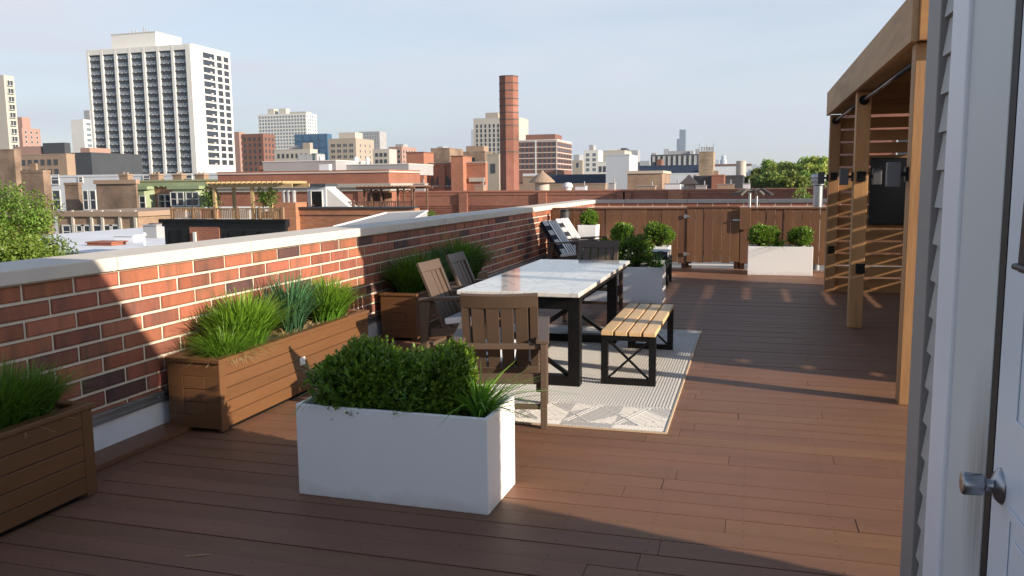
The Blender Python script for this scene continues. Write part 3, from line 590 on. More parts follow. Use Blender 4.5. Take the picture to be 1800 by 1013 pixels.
nb_ = n('ShaderNodeTexNoise'); nb_.inputs['Scale'].default_value = 90; l(tcn.outputs['Object'], nb_.inputs['Vector']); rb_ = n('ShaderNodeMapRange'); rb_.inputs['From Min'].default_value = .35; rb_.inputs['From Max'].default_value = .7; rb_.inputs['To Min'].default_value = .86; rb_.inputs['To Max'].default_value = 1.08; l(nb_.outputs['Fac'], rb_.inputs['Value'])
vs_ = n('ShaderNodeVectorMath'); vs_.operation = 'SCALE'; l(na.outputs['Fac'], ra.inputs['Fac']); l(ra.outputs['Color'], vs_.inputs[0]); l(rb_.outputs['Result'], vs_.inputs['Scale']); l(vs_.outputs['Vector'], b.inputs['Base Color'])
tb = thing('dining_table', 'long dining table with pale marble top on black cross braced steel legs', 'table', ((TX0+TX1)/2, (TY0+TY1)/2, .009))
hw, hl = (TX1-TX0)/2, (TY1-TY0)/2
MB().box(-hw, hw, -hl, hl, .728, .764).build('table_top', mm_, tb, bevel=.007, seg=3)
MB().box(-hw+.02, hw-.02, -hl+.1, hl-.1, .69, .7275).build('apron', M_black, tb)
def xframe(parent, x0, x1, y, H, leg, depth, brace, bot=.08, top=.07, H0=0):
    for sx in (x0+leg/2, x1-leg/2): MB().box(sx-leg/2, sx+leg/2, y, y+depth, H0, H).build('leg', M_black, parent, bevel=.002)
    MB().box(x0+leg, x1-leg, y+.001, y+depth-.001, H0, H0+bot).build('foot_rail', M_black, parent, bevel=.002)
    MB().box(x0+leg, x1-leg, y+.001, y+depth-.001, H-top, H).build('top_rail', M_black, parent, bevel=.002)
    c = depth/2+y
    for k, s in enumerate((1, -1)):
        a, b = ((x0+leg, H0+bot), (x1-leg, H-top)) if s > 0 else ((x0+leg, H-top), (x1-leg, H0+bot))
        MB().beam((a[0], c+(.004 if k else 0), a[1]), (b[0], c+(.004 if k else 0), b[1]), brace, brace, up=(0,1,0)).build('cross_brace', M_black, parent)
xframe(tb, -hw+.01, hw-.015, -hl+.09, .69, .095, .10, .032)
xframe(tb, -hw+.01, hw-.015, hl-.85, .69, .095, .10, .032)
BX0, BX1, BY0, BY1 = -1.133, -.697, 6.465, 8.02
be = thing('bench', 'pale pine slat bench on black cross braced frames beside the table', 'bench', ((BX0+BX1)/2, (BY0+BY1)/2, .011))
hw, hl = (BX1-BX0)/2, (BY1-BY0)/2
for i in range(4):
    x = -hw+.001+i*(2*hw+.012)/4; k = random.uniform(.92,1.08)
    MB().box(x, x+2*hw/4-.013, -hl-.012, hl+.012, .40, .436, tint=(k,k,k)).build('slat', M_pine, be, bevel=.004, tint=True)
xframe(be, -hw, hw, -hl, .40, .055, .05, .018, .05, .042); xframe(be, -hw, hw, hl-.05, .40, .055, .05, .018, .05, .042)
MB().box(-hw+.06, -hw+.09, -hl+.05, hl-.05, .365, .395).box(hw-.09, hw-.06, -hl+.05, hl-.05, .365, .395).build('side_rail', M_black, be)

# ================================================================== CHAIRS (local +Y is where the sitter looks)
def cushion(parent, w, L_, T, M, name, smoothr=.03):
    """a striped pad: black/grey ladder stripe, then thin white and black lines across its width"""
    mb = MB(); cols = []
    e = [0,.03,.36,.43,.53,.61,.68,.76,.83,.91,1.0]; pat = [1,'L',1,0,1,0,1,0,1,0]
    for i in range(len(e)-1):
        xa, xb = (-.5+e[i])*w, (-.5+e[i+1])*w; p = pat[i]
        if p == 'L' or p == 'G':
            n = 7
            for k in range(n):
                mb.box(xa, xb, -L_/2+k*L_/n, -L_/2+(k+1)*L_/n, 0, T, mi=(1 if k % 2 else (2 if p == 'L' else 0)), M=M)
        else: mb.box(xa, xb, -L_/2, L_/2, 0, T, mi=p, M=M)
    return mb.build(name, [M_cloth, M_cloth2, M_cloth3], parent)
def make_chair(label, loc, rz, seat_pad=True, back_pad=False, group='brown slatted patio armchairs', lean=.25, name='patio_chair', hb=.915):
    t = thing(name, label, 'chair', loc, rz, group); hw = .31
    for s in (-1, 1):
        a, b = sorted((s*hw, s*(hw-.045)))
        MB().prism([(-.335,0),(-.295,0),(-.235,.575),(-.345,.575)], 0, a, b).build('leg', M_chair, t, bevel=.004)
        MB().prism([(.265,0),(.305,0),(.32,.625),(.215,.625)], 0, a, b).build('leg', M_chair, t, bevel=.004)
        a, b = sorted((s*(hw+.012), s*(hw-.075)))
        MB().prism([(-.35,.576),(.33,.626),(.33,.652),(-.35,.602)], 0, a, b).build('arm_rest', M_chair, t, bevel=.005)
        a, b = sorted((s*(hw-.045), s*(hw-.075)))
        MB().prism([(-.29,.24),(.26,.31),(.26,.38),(-.29,.31)], 0, a, b).build('side_rail', M_chair, t, bevel=.003)
    # back: frame with five slats, leaning and slightly dished
    p0, p1 = Vector((0,-.13,.33)), Vector((0,-.13-lean,hb)); d = (p1-p0); Lb = d.length; d.normalize()
    Mb = Matrix.Translation(p0) @ Matrix(((1,0,0),(0,d.y,-d.z),(0,d.z,d.y))).transposed().transposed().to_4x4() if False else Matrix.Translation(p0) @ Matrix.Rotation(math.atan2(-d.y, d.z), 4, 'X')
    def dish(x): return -.018*(1-(x/.25)**2)
    mb = MB(); n = 10
    for (z0, z1) in ((Lb-.095, Lb), (0, .07)):
        for i in range(n):
            xa, xb = -.252+i*.504/n, -.252+(i+1)*.504/n; ya, yb = dish(xa), dish(xb)
            vs = [(xa,ya-.014,z0),(xb,yb-.014,z0),(xb,yb+.014,z0),(xa,ya+.014,z0),(xa,ya-.014,z1),(xb,yb-.014,z1),(xb,yb+.014,z1),(xa,ya+.014,z1)]
            mb._add([Mb @ Vector(v) for v in vs], ((0,3,2,1),(4,5,6,7),(0,1,5,4),(2,3,7,6)) + (((3,0,4,7),) if i == 0 else ()) + (((1,2,6,5),) if i == n-1 else ()))
    for s in (-1, 1):
        a, b = sorted((s*.252, s*.198)); mb.box(a, b, -.014, .014, .07, Lb-.095, M=Mb)
    mb.build('back_frame', M_chair, t, bevel=.002, seg=1)
    for i in range(4):
        xc = -.144+i*.096; MB().box(xc-.042, xc+.042, dish(xc)-.009, dish(xc)+.009, .07, Lb-.095, M=Mb).build('back_slat', M_chair, t, bevel=.003)
    MB().box(-hw+.046, hw-.046, -.325, -.29, .535, .575).build('arm_crossbar', M_chair, t, bevel=.005)
    for i in range(5):
        y = -.14+i*.095; z = .335+i*.014; MB().box(-hw+.046, hw-.046, y, y+.082, z, z+.022).build('seat_slat', M_chair, t, bevel=.003)
    MB().box(-hw+.046, hw-.046, -.315, -.285, .3, .37).build('rear_rail', M_chair, t, bevel=.003)
    MB().box(-hw+.046, hw-.046, -.325, -.3, .13, .165).build('low_stretcher', M_chair, t, bevel=.003)
    if seat_pad: cushion(t, .48, .46, .06, Matrix.Translation((0,.105,.39)) @ Matrix.Rotation(R(8), 4, 'X'), 'seat_cushion').modifiers.new('b', 'BEVEL').width = .012
    if back_pad: cushion(t, .48, Lb-.02, .055, Matrix.Translation(p0+d*(Lb/2+.03)+Vector((0,.02,.02))) @ Matrix.Rotation(math.atan2(-d.y, d.z)+math.pi/2, 4, 'X') @ Matrix.Rotation(math.pi, 4, 'Y') @ Matrix.Translation((0,0,.0)), 'back_cushion')
    return remember(t)
ch = make_chair('brown slatted armchair at the near head of the table, seen from behind', (-1.643, 5.442, .0), R(13))
dup(ch, (-1.80, 9.72, .0), R(180), 'dark armchair at the far head of the table, facing the camera')
dup(ch, (-2.51, 7.16, .0), R(-91), 'armchair on the wall side of the table, nearer of the two')
dup(ch, (-2.56, 8.03, .0), R(-89), 'armchair on the wall side of the table, farther of the two')
lc = make_chair('reclined chair with striped back cushion by the wall, nearer of the two', (-2.95, 14.05, 0), R(-108), True, True, 'lounge chairs with black and white striped cushions', .42, 'lounge_chair', .90)
dup(lc, (-2.93, 15.0, 0), R(-107), 'reclined chair with striped back cushion by the wall, farther of the two')
ot = thing('patio_ottoman', 'black framed ottoman with striped cushion behind the middle white planter', 'ottoman', (-1.52, 13.4, 0), R(90))
for sx in (-1, 1):
    for sy in (-1, 1): MB().beam((sx*.26, sy*.26, .42), (sx*.27, sy*.27, 0), .05, .05, w2=.03, h2=.03).build('leg', M_black, ot)
MB().box(-.29, .29, -.29, .29, .4, .44).build('seat_frame', M_black, ot, bevel=.004); cushion(ot, .54, .54, .09, Matrix.Translation((0,0,.441)), 'seat_cushion')

# ================================================================== THINGS BEYOND THE FENCE AND IN THE CORNER
t = thing('flue_pipe', 'dark grey round flue pipe in the corner behind the lounge chairs', 'pipe', (-3.45, 15.62, 0))
MB().cyl((0,0,0), (0,0,1.08), .095, n=24).build('pipe', mat('dark_flue', (.05,.05,.055), .5, .1, 5), t, smooth=False); MB().cyl((0,0,1.08), (0,0,1.12), .10, .085, n=24).build('cap', M_black, t)
t = thing('vent_pipe', 'galvanised roof vent pipe with round cap behind the fence', 'vent', (1.22, 17, -.1))
MB().cyl((0,0,0), (0,0,1.62), .088, n=24).build('pipe', M_galv, t)
MB().lathe((0,0,1.62), [(.088,0),(.12,.02),(.12,.05),(.095,.06),(.095,.08),(.14,.09),(.14,.13),(.105,.14),(.105,.155),(.145,.165),(.14,.20),(.08,.23),(.02,.235)], 24).build('cap', M_galv, t)
t = thing('roof_antenna', 'small spidery roof antenna on two poles behind the fence', 'antenna', (.02, 18, -.1))
mb = MB().cyl((-.06,0,0), (-.06,0,1.5), .03, n=10).cyl((.08,0,0), (.08,0,1.42), .025, n=10)
mb.build('mast', M_galv, t)
mb = MB()
for i in range(8):
    a = i*math.pi/4+.2; mb.beam((0,0,1.5), (math.cos(a)*.2, math.sin(a)*.2, 1.56), .012, .03); mb.beam((math.cos(a)*.2, math.sin(a)*.2, 1.56), (math.cos(a)*.42, math.sin(a)*.42, 1.44), .015, .05)
for s in (-1, 1):
    for i in range(5): x0, x1 = s*(.08+i*.07), s*(.08+(i+1)*.07); mb.beam((x0, 0, 1.46-.011*i**2.2), (x1, 0, 1.46-.011*(i+1)**2.2), .01, .01)
mb.build('antenna_rods', M_dframe, t)
tag(MB().box(0,.10,0,.004,.001,.004, M=Matrix.Rotation(R(25),4,'Z')).build('straw_blade', M_straw), 'single dry straw lying on the shaded deck at lower left', 'straw').location = (-2.36, 2.93, .002)

# ================================================================== CITY
GZ = -13.0
def face_windows(root, face, fix, a0, a1, ztop, zbot, bw, fh, ww, wh, frame, glass, mx=.6, mt=.8, sill=.9, cap=100, proud=.06, div=1, kind=0, state=None):
    """one window object per opening on the -Y ('F'), +X ('R') or -X ('L') face"""
    n = max(1, int(round((a1-a0-2*mx)/bw))); bw = (a1-a0-2*mx)/n; rows = int((ztop-mt-zbot)/fh); key = (root.name, face, round(ww,2), round(wh,2))
    def geom(mb, cx, cz):
        w, h = ww/2, wh/2; fr = min(.09, ww*.12)
        def bx(u0, u1, v0, v1, d, mi):
            if face == 'F': mb.box(cx+u0, cx+u1, fix-d, fix+.02, cz+v0, cz+v1, mi)
            elif face == 'R': mb.box(fix-.02, fix+d, cx+u0, cx+u1, cz+v0, cz+v1, mi)
            else: mb.box(fix-d, fix+.02, cx+u0, cx+u1, cz+v0, cz+v1, mi)
        bx(-w, w, -h, h, proud*.3, 1)
        bx(-w-fr, -w, -h-fr, h+fr, proud, 0); bx(w, w+fr, -h-fr, h+fr, proud, 0); bx(-w, w, h, h+fr, proud, 0); bx(-w, w, -h-fr*1.4, -h, proud*1.6, 0)
        for i in range(1, div): bx(-w+2*w*i/div-.04, -w+2*w*i/div+.04, -h, h, proud*.8, 0)
        if kind == 1: bx(-w, w, -.04, .04, proud*.8, 0)                     # sash bar
        if kind == 2: bx(w*.1, w*.45, -h, -h+.45, .35, 2)                    # air conditioner
    proto = None; cnt = state['n'] if state else 0; rest = MB()
    for r in range(rows):
        for i in range(n):
            cx = a0+mx+bw*(i+.5); cz = ztop-mt-fh*(r+.5)
            if cnt < cap:
                if proto is None:
                    mb = MB(); geom(mb, cx, cz); proto = mb.build('window', [frame, glass, M_ac], root); ox, oz = cx, cz; o = proto
                else:
                    o = proto.copy(); COL.objects.link(o); o.location = ((cx-ox) if face == 'F' else 0, 0 if face == 'F' else (cx-ox), cz-oz)
            else: geom(rest, cx, cz)
            cnt += 1
    if rest.v: tag(rest.build('windows', [frame, glass, M_ac], root), kind='stuff')
    if state is not None: state['n'] = cnt
def bld(label, cat, xl, xc, xr, yt, D, M, F=None, S=None, depth=None, name='building', zvis=345, pieces=(), group=None, trim=None, frame=None, glass=None, cap=100, left=False, zbase=None, parapet=.0, bands=None):
    """block whose -Y face spans photo columns xl..xc and whose +X side runs on to xr; yt is the roofline at xc; D forward distance"""
    frame = frame or M_wframe; glass = glass or M_glass
    if left: c = atD(xl, yt, D)
    else: c = atD(xc, yt, D)
    Y = c.y; x1 = atY(xc, yt, Y).x if left else c.x; x0 = atY(xl, yt, Y).x; zt = c.z-(.35 if trim else .25)
    if left:
        side = x0; yb = Y+(depth or 15)
    else:
        yb = atX(xr, yt, x1).y if abs(xr-xc) > 2 else Y+(depth or max(8, (x1-x0)*.6))
    root = thing(name, label, cat, (x0, Y, GZ if zbase is None else zbase), 0, group); o = root.location
    w, d, h = x1-x0, yb-Y, zt-o.z
    MB().box(0, w, 0, d, 0, h).build('wall', M, root)
    zb = atY(xc, zvis, Y).z-o.z; zb = max(0, min(zb, h-1)); st = {'n': 0}
    if F: face_windows(root, 'F', 0, 0, w, h, zb, frame=F.pop('frame', frame) if 'frame' in F else frame, glass=glass, cap=cap, state=st, **F)
    if S and not left: face_windows(root, 'R', w, 0, d, h, zb, frame=frame, glass=glass, cap=cap, state=st, **S)
    if trim: MB().box(-.15, w+.15, -.15, d+.15, h-.02, h+.35).build('cornice', trim, root)
    else: MB().box(-.05, w+.05, -.05, d+.05, h, h+.25).build('parapet_cap', M, root)
    if bands:
        zz = h-bands[1]
        while zz > zb: MB().box(-.12, w+.12, -.12, d, zz-.12, zz+.12).build('floor_band', C_white, root); zz -= bands[0]
        for f in (0, .5, 1): MB().box(w*f-.35*(f > 0), w*f+.35*(f < 1), -.16, -.121, 0, h).build('band_pier', C_white, root)
    for (fx0, fx1, fy0, fy1, hh, pm) in pieces:
        MB().box(w*fx0, w*fx1, d*fy0, d*fy1, h+.01, h+hh).build('rooftop_block', pm or M, root)
    return root, w, d, h, Y, x1
BR = lambda nm, c, k=1.0, **kw: brickmat(nm, c, tuple(v*.75 for v in c), (.27,.18,.14), .24*k, .08*k, .012*k, **kw)
B_red = BR('red_brick', (.33,.095,.05)); B_orange = BR('orange_brick', (.50,.19,.08), 1.2); B_tan = BR('tan_brick', (.36,.25,.16), 1.5, var=.35); B_old = BR('old_brick', (.24,.17,.115), 1.5, var=.55); B_pink = BR('pink_brick', (.42,.20,.14), 1.5)
C_white = mat('tower_white', (.68,.67,.64), .8, .05, .15); C_grey = mat('concrete_grey', (.34,.34,.35), .8, .12, .2); C_beige = mat('tower_beige', (.37,.32,.265), .8, .08, .1); C_cream = mat('tower_cream', (.47,.435,.385), .8, .08, .1)
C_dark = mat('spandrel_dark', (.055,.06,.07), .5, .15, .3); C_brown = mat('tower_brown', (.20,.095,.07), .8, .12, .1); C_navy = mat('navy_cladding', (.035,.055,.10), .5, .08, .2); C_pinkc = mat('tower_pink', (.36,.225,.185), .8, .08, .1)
C_tan = mat('tower_tan', (.33,.235,.17), .8, .12, .15); C_blue = mat('blue_curtain_wall', (.06,.14,.24), .2, .25, .05); C_lgrey = mat('light_metal_wall', (.46,.50,.55), .6, .04, .2); C_green = mat('green_paint_bay', (.27,.33,.19), .7, .1, 1); C_roofw = mat('white_roof', (.66,.68,.72), .8, .08, .3)
C_dkroof = mat('dark_roof', (.05,.05,.055), .8, .2, .4); M_rust = mat('tarnish_wood', (.26,.16,.09), .8, .2, 3); C_glassg = mat('green_glass', (.10,.16,.15), .2, .2, .1)

# -- the big white and charcoal tower
M_acd = mat('mullion_grey', (.24,.25,.27), .5, .1, 1)
tw, w, d, h, TY, TX = bld('tall white and charcoal apartment tower with white columns, tallest on the left', 'tower', 153, 336, 403, 76.7, 324, C_white, None, None, frame=M_dframe, name='apartment_tower', zvis=318)
face_windows(tw, 'R', w, 6.0, d*.60, h, 22, 9, 2.83, (d*.6-6)*.80, 1.95, M_dframe, M_glass, mx=.1, mt=1.6, div=4, kind=2, cap=40); face_windows(tw, 'R', w, d*.60, d-.6, h, 22, (d*.4-.6)/2, 2.83, (d*.4-.6)/2*.66, 1.85, M_dframe, M_glass, mx=.1, mt=1.6, div=3, cap=40)
o = tw.location; nb = 7; bw = (w-.5)/nb; cw = bw*.17
mb = MB(); MB().box(.2, w-2.2, -.25, .02, 0, h-2.0).build('spandrel_wall', C_dark, tw)
for i in range(nb+1):
    x = i*(w-2.2)/nb; x1_ = x+cw if i < nb else w+.02
    MB().box(x-.0, x1_, -.95, -.0, 0, h).build('column', C_white, tw)
MB().box(0, w, -.9, 0, h-2.0, h).build('roof_band', C_white, tw)
proto = None; cnt = 0; rest = MB(); step = (w-2.2)/nb
def tgeom(mb, x, z):
    a, b = x+cw+.1, x+step-.1
    mb.box(a, b, -.30, -.24, z, z+1.35, 1); mb.box(a, b, -.36, -.24, z-.12, z, 0); mb.box(a, b, -.36, -.24, z+1.35, z+1.45, 2)
    n = 6
    for k in range(1, n): q = a+(b-a)*k/n; mb.box(q-.06, q+.06, -.36, -.24, z, z+1.35, 0)
    for k in (.18, .62): q = a+(b-a)*k; mb.box(q, q+.75, -.85, -.3, z-.15, z+.32, 0)
for r in range(19):
    z = h-2.2-2.83*(r+1)+1.0
    for i in range(nb):
        x = i*step
        if cnt < 98:
            if proto is None: mb = MB(); tgeom(mb, x, z); proto = mb.build('window_band', [M_acd, M_glassl, C_dark], tw); px_, pz_ = x, z
            else: q = proto.copy(); COL.objects.link(q); q.location = (x-px_, 0, z-pz_)
        else: tgeom(rest, x, z)
        cnt += 1
tag(rest.build('window_bands', [M_acd, M_glassl, C_dark], tw), kind='stuff')
pa, pb = atY(195, 60, TY+6).x-o.x, atY(273, 60, TY+6).x-o.x; zt = atY(273, 57, TY+6).z-o.z
MB().box(pa, pb, 6, 22, h, zt).build('rooftop_block', C_white, tw); MB().box(pa-.1, pb+.1, 5.9, 22.1, zt, zt+.4).build('rooftop_block_coping', C_cream, tw)
mb = MB()
for f, hh in ((.34, 2.2), (.42, 1.6), (.60, 3.0), (.66, 2.4), (.72, 1.2)): mb.cyl((pa+(pb-pa)*f, 10, zt+.4), (pa+(pb-pa)*f, 10, zt+.4+hh), .25, n=8)
mb.build('roof_masts', C_grey, tw)

# -- far and middle distance blocks, left to right
bld('cream balcony tower cut off by the left edge of the photo', 'tower', -45, 6, 24, 132, 260, C_cream, None, dict(bw=2.8, fh=2.5, ww=2.1, wh=1.5, kind=0, div=2, proud=.5, mx=.2), name='apartment_tower', frame=M_wframe)
bld('pinkish brown stepped tower behind the left edge tower', 'tower', 8, 38, 70, 225, 520, C_pinkc, None, dict(bw=4, fh=3, ww=1.2, wh=1.4), name='apartment_tower', pieces=((.35,1.0,.05,.5,7,None),))
bld('tan brick block with small dark square windows under the white tower', 'building', 22, 116, 131, 270, 200, C_tan, dict(bw=2.1, fh=2.3, ww=1.05, wh=1.15, mx=2.2, mt=.6, frame=M_dframe), None, pieces=((.55,.95,.2,.9,2.9,C_dark),(.0,.5,.3,.8,2.2,C_pinkc)), frame=M_dframe)
bld('dark grey blank block beside the white tower', 'building', 118, 160, 160, 268, 230, C_dark, None, None, depth=20, pieces=((.1,.5,.2,.6,1.8,C_pinkc),))
bld('white gridded office tower left of the big tower', 'tower', 124, 146, 163, 210, 620, C_white, dict(bw=3.2, fh=60, ww=1.6, wh=57, mx=.6, mt=1), dict(bw=6, fh=4, ww=4.5, wh=2.2, mt=1), name='office_tower', glass=M_glassl)
bld('slim grey tower top peeking beside the big tower', 'tower', 147, 157, 162, 194, 900, C_grey, None, None, name='office_tower')
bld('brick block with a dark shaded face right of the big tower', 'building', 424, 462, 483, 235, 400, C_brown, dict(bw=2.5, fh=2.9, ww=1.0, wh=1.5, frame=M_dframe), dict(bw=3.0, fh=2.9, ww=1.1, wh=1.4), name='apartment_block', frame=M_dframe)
bld('pinkish brick block tucked against the big tower', 'building', 400, 420, 430, 232, 430, C_pinkc, None, dict(bw=3.4, fh=3.2, ww=2, wh=1.6), name='apartment_block', frame=M_dframe)
bld('wide white gridded tower with two rooftop boxes', 'tower', 453, 538, 556, 199, 720, C_white, dict(bw=3.0, fh=2.9, ww=2.0, wh=1.8, mx=.6), dict(bw=4.4, fh=2.9, ww=2.4, wh=1.7), name='apartment_tower', frame=C_white, glass=M_glassl, pieces=((.14,.27,.3,.7,5.5,C_cream),(.38,.52,.3,.7,5.5,C_cream),(.66,1.0,.0,.5,1.6,C_cream)))
bld('blue glass mid rise below the wide white tower', 'building', 517, 575, 583, 235, 460, C_blue, dict(bw=5, fh=3.6, ww=4.2, wh=2.7, mx=.4, mt=.4, proud=.1), None, name='glass_office', frame=C_navy, glass=C_blue, zvis=310)
bld('beige apartment block with balconies and a penthouse', 'building', 577, 625, 657, 243, 380, C_beige, dict(bw=3.0, fh=2.6, ww=2.1, wh=1.5, div=2, mx=.8, mt=1.6), dict(bw=5, fh=2.6, ww=.9, wh=1.2, mx=2, mt=1.6), name='apartment_block', frame=C_cream, pieces=((.25,.85,.2,.6,3.2,C_cream),), zvis=305)
bld('grey white ribbed tower behind the beige block', 'tower', 630, 667, 679, 231, 820, C_grey, dict(bw=2.8, fh=3.0, ww=1.3, wh=2.2), None, name='office_tower', frame=C_white, glass=M_glassl, zvis=300)
bld('low cream building with roof plant in front of the blue glass', 'building', 482, 545, 558, 262, 300, C_cream, dict(bw=2.0, fh=2.6, ww=.75, wh=1.4, mx=.8), None, frame=M_dframe, zvis=300, pieces=((.35,.8,.3,.7,1.6,C_grey),(.8,1.,.0,.4,2.5,C_beige)))
bld('small cream block right of the beige apartments', 'building', 655, 684, 697, 262, 350, C_cream, dict(bw=2.4, fh=2.7, ww=1.2, wh=1.4, mx=.8), None, frame=M_dframe, zvis=300)
bld('pinkish brick flats with many windows', 'building', 683, 706, 732, 258, 420, C_pinkc, dict(bw=2.4, fh=2.6, ww=1.2, wh=1.4, mx=.6), dict(bw=3.5, fh=2.6, ww=1.5, wh=1.4), name='apartment_block', frame=C_cream, zvis=300, pieces=((.4,1,.1,.4,1.6,C_grey),))
bld('small brown block left of the stone tower', 'building', 757, 790, 790, 260, 240, B_old, None, None, depth=12, pieces=((.2,.5,.2,.6,.8,C_grey),))
bld('dark brown flat roofed block behind the arched brick building', 'building', 790, 852, 866, 266, 260, B_old, dict(bw=5, fh=3.4, ww=1.2, wh=1.5, mx=2), None, frame=M_dframe, zvis=315, pieces=((.45,.95,.1,.7,2.0,C_tan),))
bld('pale ribbed high rise behind the brick chimney', 'tower', 832, 912, 914, 206, 560, C_cream, dict(bw=3.0, fh=3.2, ww=1.5, wh=2.5, mx=1, mt=3.5), None, depth=25, name='office_tower', frame=C_white, glass=M_glass, zvis=305, pieces=((.22,.50,.2,.6,4.2,C_beige),))
bld('slim blue grey tower at the left of the ribbed high rise', 'tower', 828, 836, 836, 228, 1400, C_lgrey, None, None, depth=40, name='office_tower')
bld('narrow beige stair tower left of the chimney', 'building', 856, 877, 877, 270, 150, C_beige, dict(bw=3.4, fh=3.2, ww=.7, wh=1.5, mx=.1), None, depth=10, frame=M_dframe, zvis=330)
bld('brick and white gridded apartment block right of the chimney', 'building', 905, 979, 1005, 245, 350, C_brown, dict(bw=2.0, fh=2.35, ww=1.15, wh=1.35, mx=.5, mt=.4), dict(bw=6.0, fh=2.35, ww=4.4, wh=1.25, mx=1.2, mt=.4, div=3), name='apartment_block', frame=C_brown, zvis=305, trim=C_white, bands=(2.35,.4), pieces=((.15,.86,.25,.7,3.0,C_brown),))
gb = COL.objects[-1]
bld('white block with balconies between the gridded block and the grey wall', 'building', 1026, 1052, 1066, 264, 420, C_white, dict(bw=2.7, fh=2.5, ww=1.6, wh=1.4, mx=.5), None, name='apartment_block', frame=C_grey, glass=M_glassl, zvis=305, pieces=((.3,.6,.1,.4,3,C_grey),))
bld('low white block with black windows left of the grey wall', 'building', 1050, 1068, 1068, 284, 260, C_white, dict(bw=1.4, fh=2.6, ww=.7, wh=1.6, mx=.3), None, depth=10, frame=M_dframe, zvis=310)
bld('grey white roof block behind the tall grey wall', 'building', 1060, 1098, 1100, 264, 330, C_cream, dict(bw=4, fh=3.2, ww=1.6, wh=1.6, mx=1), None, depth=20, frame=C_grey, zvis=290, pieces=((.2,.6,.2,.6,.8,C_roofw),(.75,1.,.2,.6,1.2,C_dark)))
bld('pale grey slab at the far skyline near the grid block', 'building', 1006, 1024, 1024, 282, 700, C_beige, dict(bw=7, fh=6, ww=2, wh=4), None, depth=20, frame=C_grey, zvis=305)
bld('blank pale blue grey metal walled building', 'building', 1065, 1106, 1121, 271, 140, C_lgrey, None, dict(bw=9, fh=4, ww=.8, wh=.8), frame=C_grey, zvis=290, name='warehouse')
bld('tan brick building with a band of ground windows', 'building', 1103, 1164, 1178, 300, 110, B_tan, dict(bw=.9, fh=1.7, ww=.72, wh=1.3, mx=.3, mt=1.15), dict(bw=.9, fh=1.7, ww=.6, wh=1.3, mt=1.15), frame=M_wframe, trim=mat('stone_trim', (.5,.42,.34), .8, .08, 2), zvis=331, cap=60)
bld('long black and white finned office block in the middle distance', 'building', 1144, 1228, 1232, 271, 520, C_dark, dict(bw=3.2, fh=6.6, ww=1.2, wh=6.2, mx=.3, mt=.5, proud=.6), None, depth=20, name='office_block', frame=C_white, glass=C_white, zvis=297, pieces=((.35,.8,.2,.6,2.6,C_grey),(0,.1,.1,.4,1.5,C_grey),(.93,1,.1,.4,3.5,C_grey)))
bld('long low dark blue clad building before the finned block', 'building', 1124, 1228, 1228, 290, 200, C_navy, None, None, depth=25, name='warehouse', pieces=((.28,.36,.1,.3,1.8,C_brown),(.18,.24,.1,.3,1.2,C_dark)))
bld('white low wing below the dark blue building', 'building', 1160, 1232, 1232, 304, 180, C_roofw, None, None, depth=10, name='warehouse')
bld('white metal shed behind the cream tank', 'building', 1250, 1320, 1322, 288, 190, C_roofw, None, None, depth=15, name='warehouse', trim=C_brown)
st_, w, d, h, YY, XX = bld('square mottled stone tower with antennas on top', 'tower', 1229, 1254, 1257, 266, 160, BR('mottled_stone', (.42,.33,.21), 3, var=.5), None, None, name='stone_tower')
mb = MB()
for i in range(7): mb.box(w*i/6-.05, w*i/6+.05, 0, .1, h+.3, h+1.0+.8*(i in (0,6))+.5*(i == 3))
mb.box(.3, w-.3, .02, .08, h+.9, h+.97); 
for i in range(5): mb.box(.35+i*.5, .62+i*.5, -.05, .12, h+.35, h+1.1)
mb.build('antennas', C_grey, st_)
c = atD(1303, 284, 170); t = thing('storage_tank', 'cream upright cylindrical tank on a low roof', 'tank', (c.x, c.y, GZ))
MB().cyl((0,0,0), (0,0,c.z-GZ), 1.0, n=24).build('shell', C_cream, t, smooth=False); MB().cyl((0,0,c.z-GZ), (0,0,c.z-GZ+.15), 1.05, .8, n=24).build('rim', C_cream, t)
bld('low dark hut cluster with red brick middle right of the tower', 'building', 1219, 1306, 1314, 308, 120, C_dark, None, None, depth=8, name='workshop', pieces=((.0,.06,0,.5,.35,C_tan),(.72,.84,0,.5,-.02,B_red)))
bld('small red brick block between the dark huts', 'building', 1251, 1273, 1273, 307, 116, B_red, None, None, depth=6, name='workshop', pieces=((.1,.5,.2,.7,.8,C_tan),))
bld('navy clad low building right of the gridded block', 'building', 952, 1065, 1065, 306, 150, C_navy, None, None, depth=20, name='warehouse')
bld('tan low wall building in front of the navy cladding', 'building', 912, 1064, 1064, 322, 140, C_tan, None, None, depth=8, name='warehouse')
bld('small tan building with white tarpaulin roof right of the chimney', 'building', 919, 950, 955, 309, 130, C_tan, dict(bw=1.6, fh=1.6, ww=.8, wh=.9, mx=.4), None, depth=8, frame=M_wframe, zvis=331, pieces=((.0,1.0,0,1,.6,C_roofw),))
bld('red brick building seen through the pergola slats', 'building', 1512, 1700, 1702, 176, 48, B_red, dict(bw=3, fh=3.2, ww=1.4, wh=1.6, mx=1), None, depth=12, name='brick_building', cap=30)
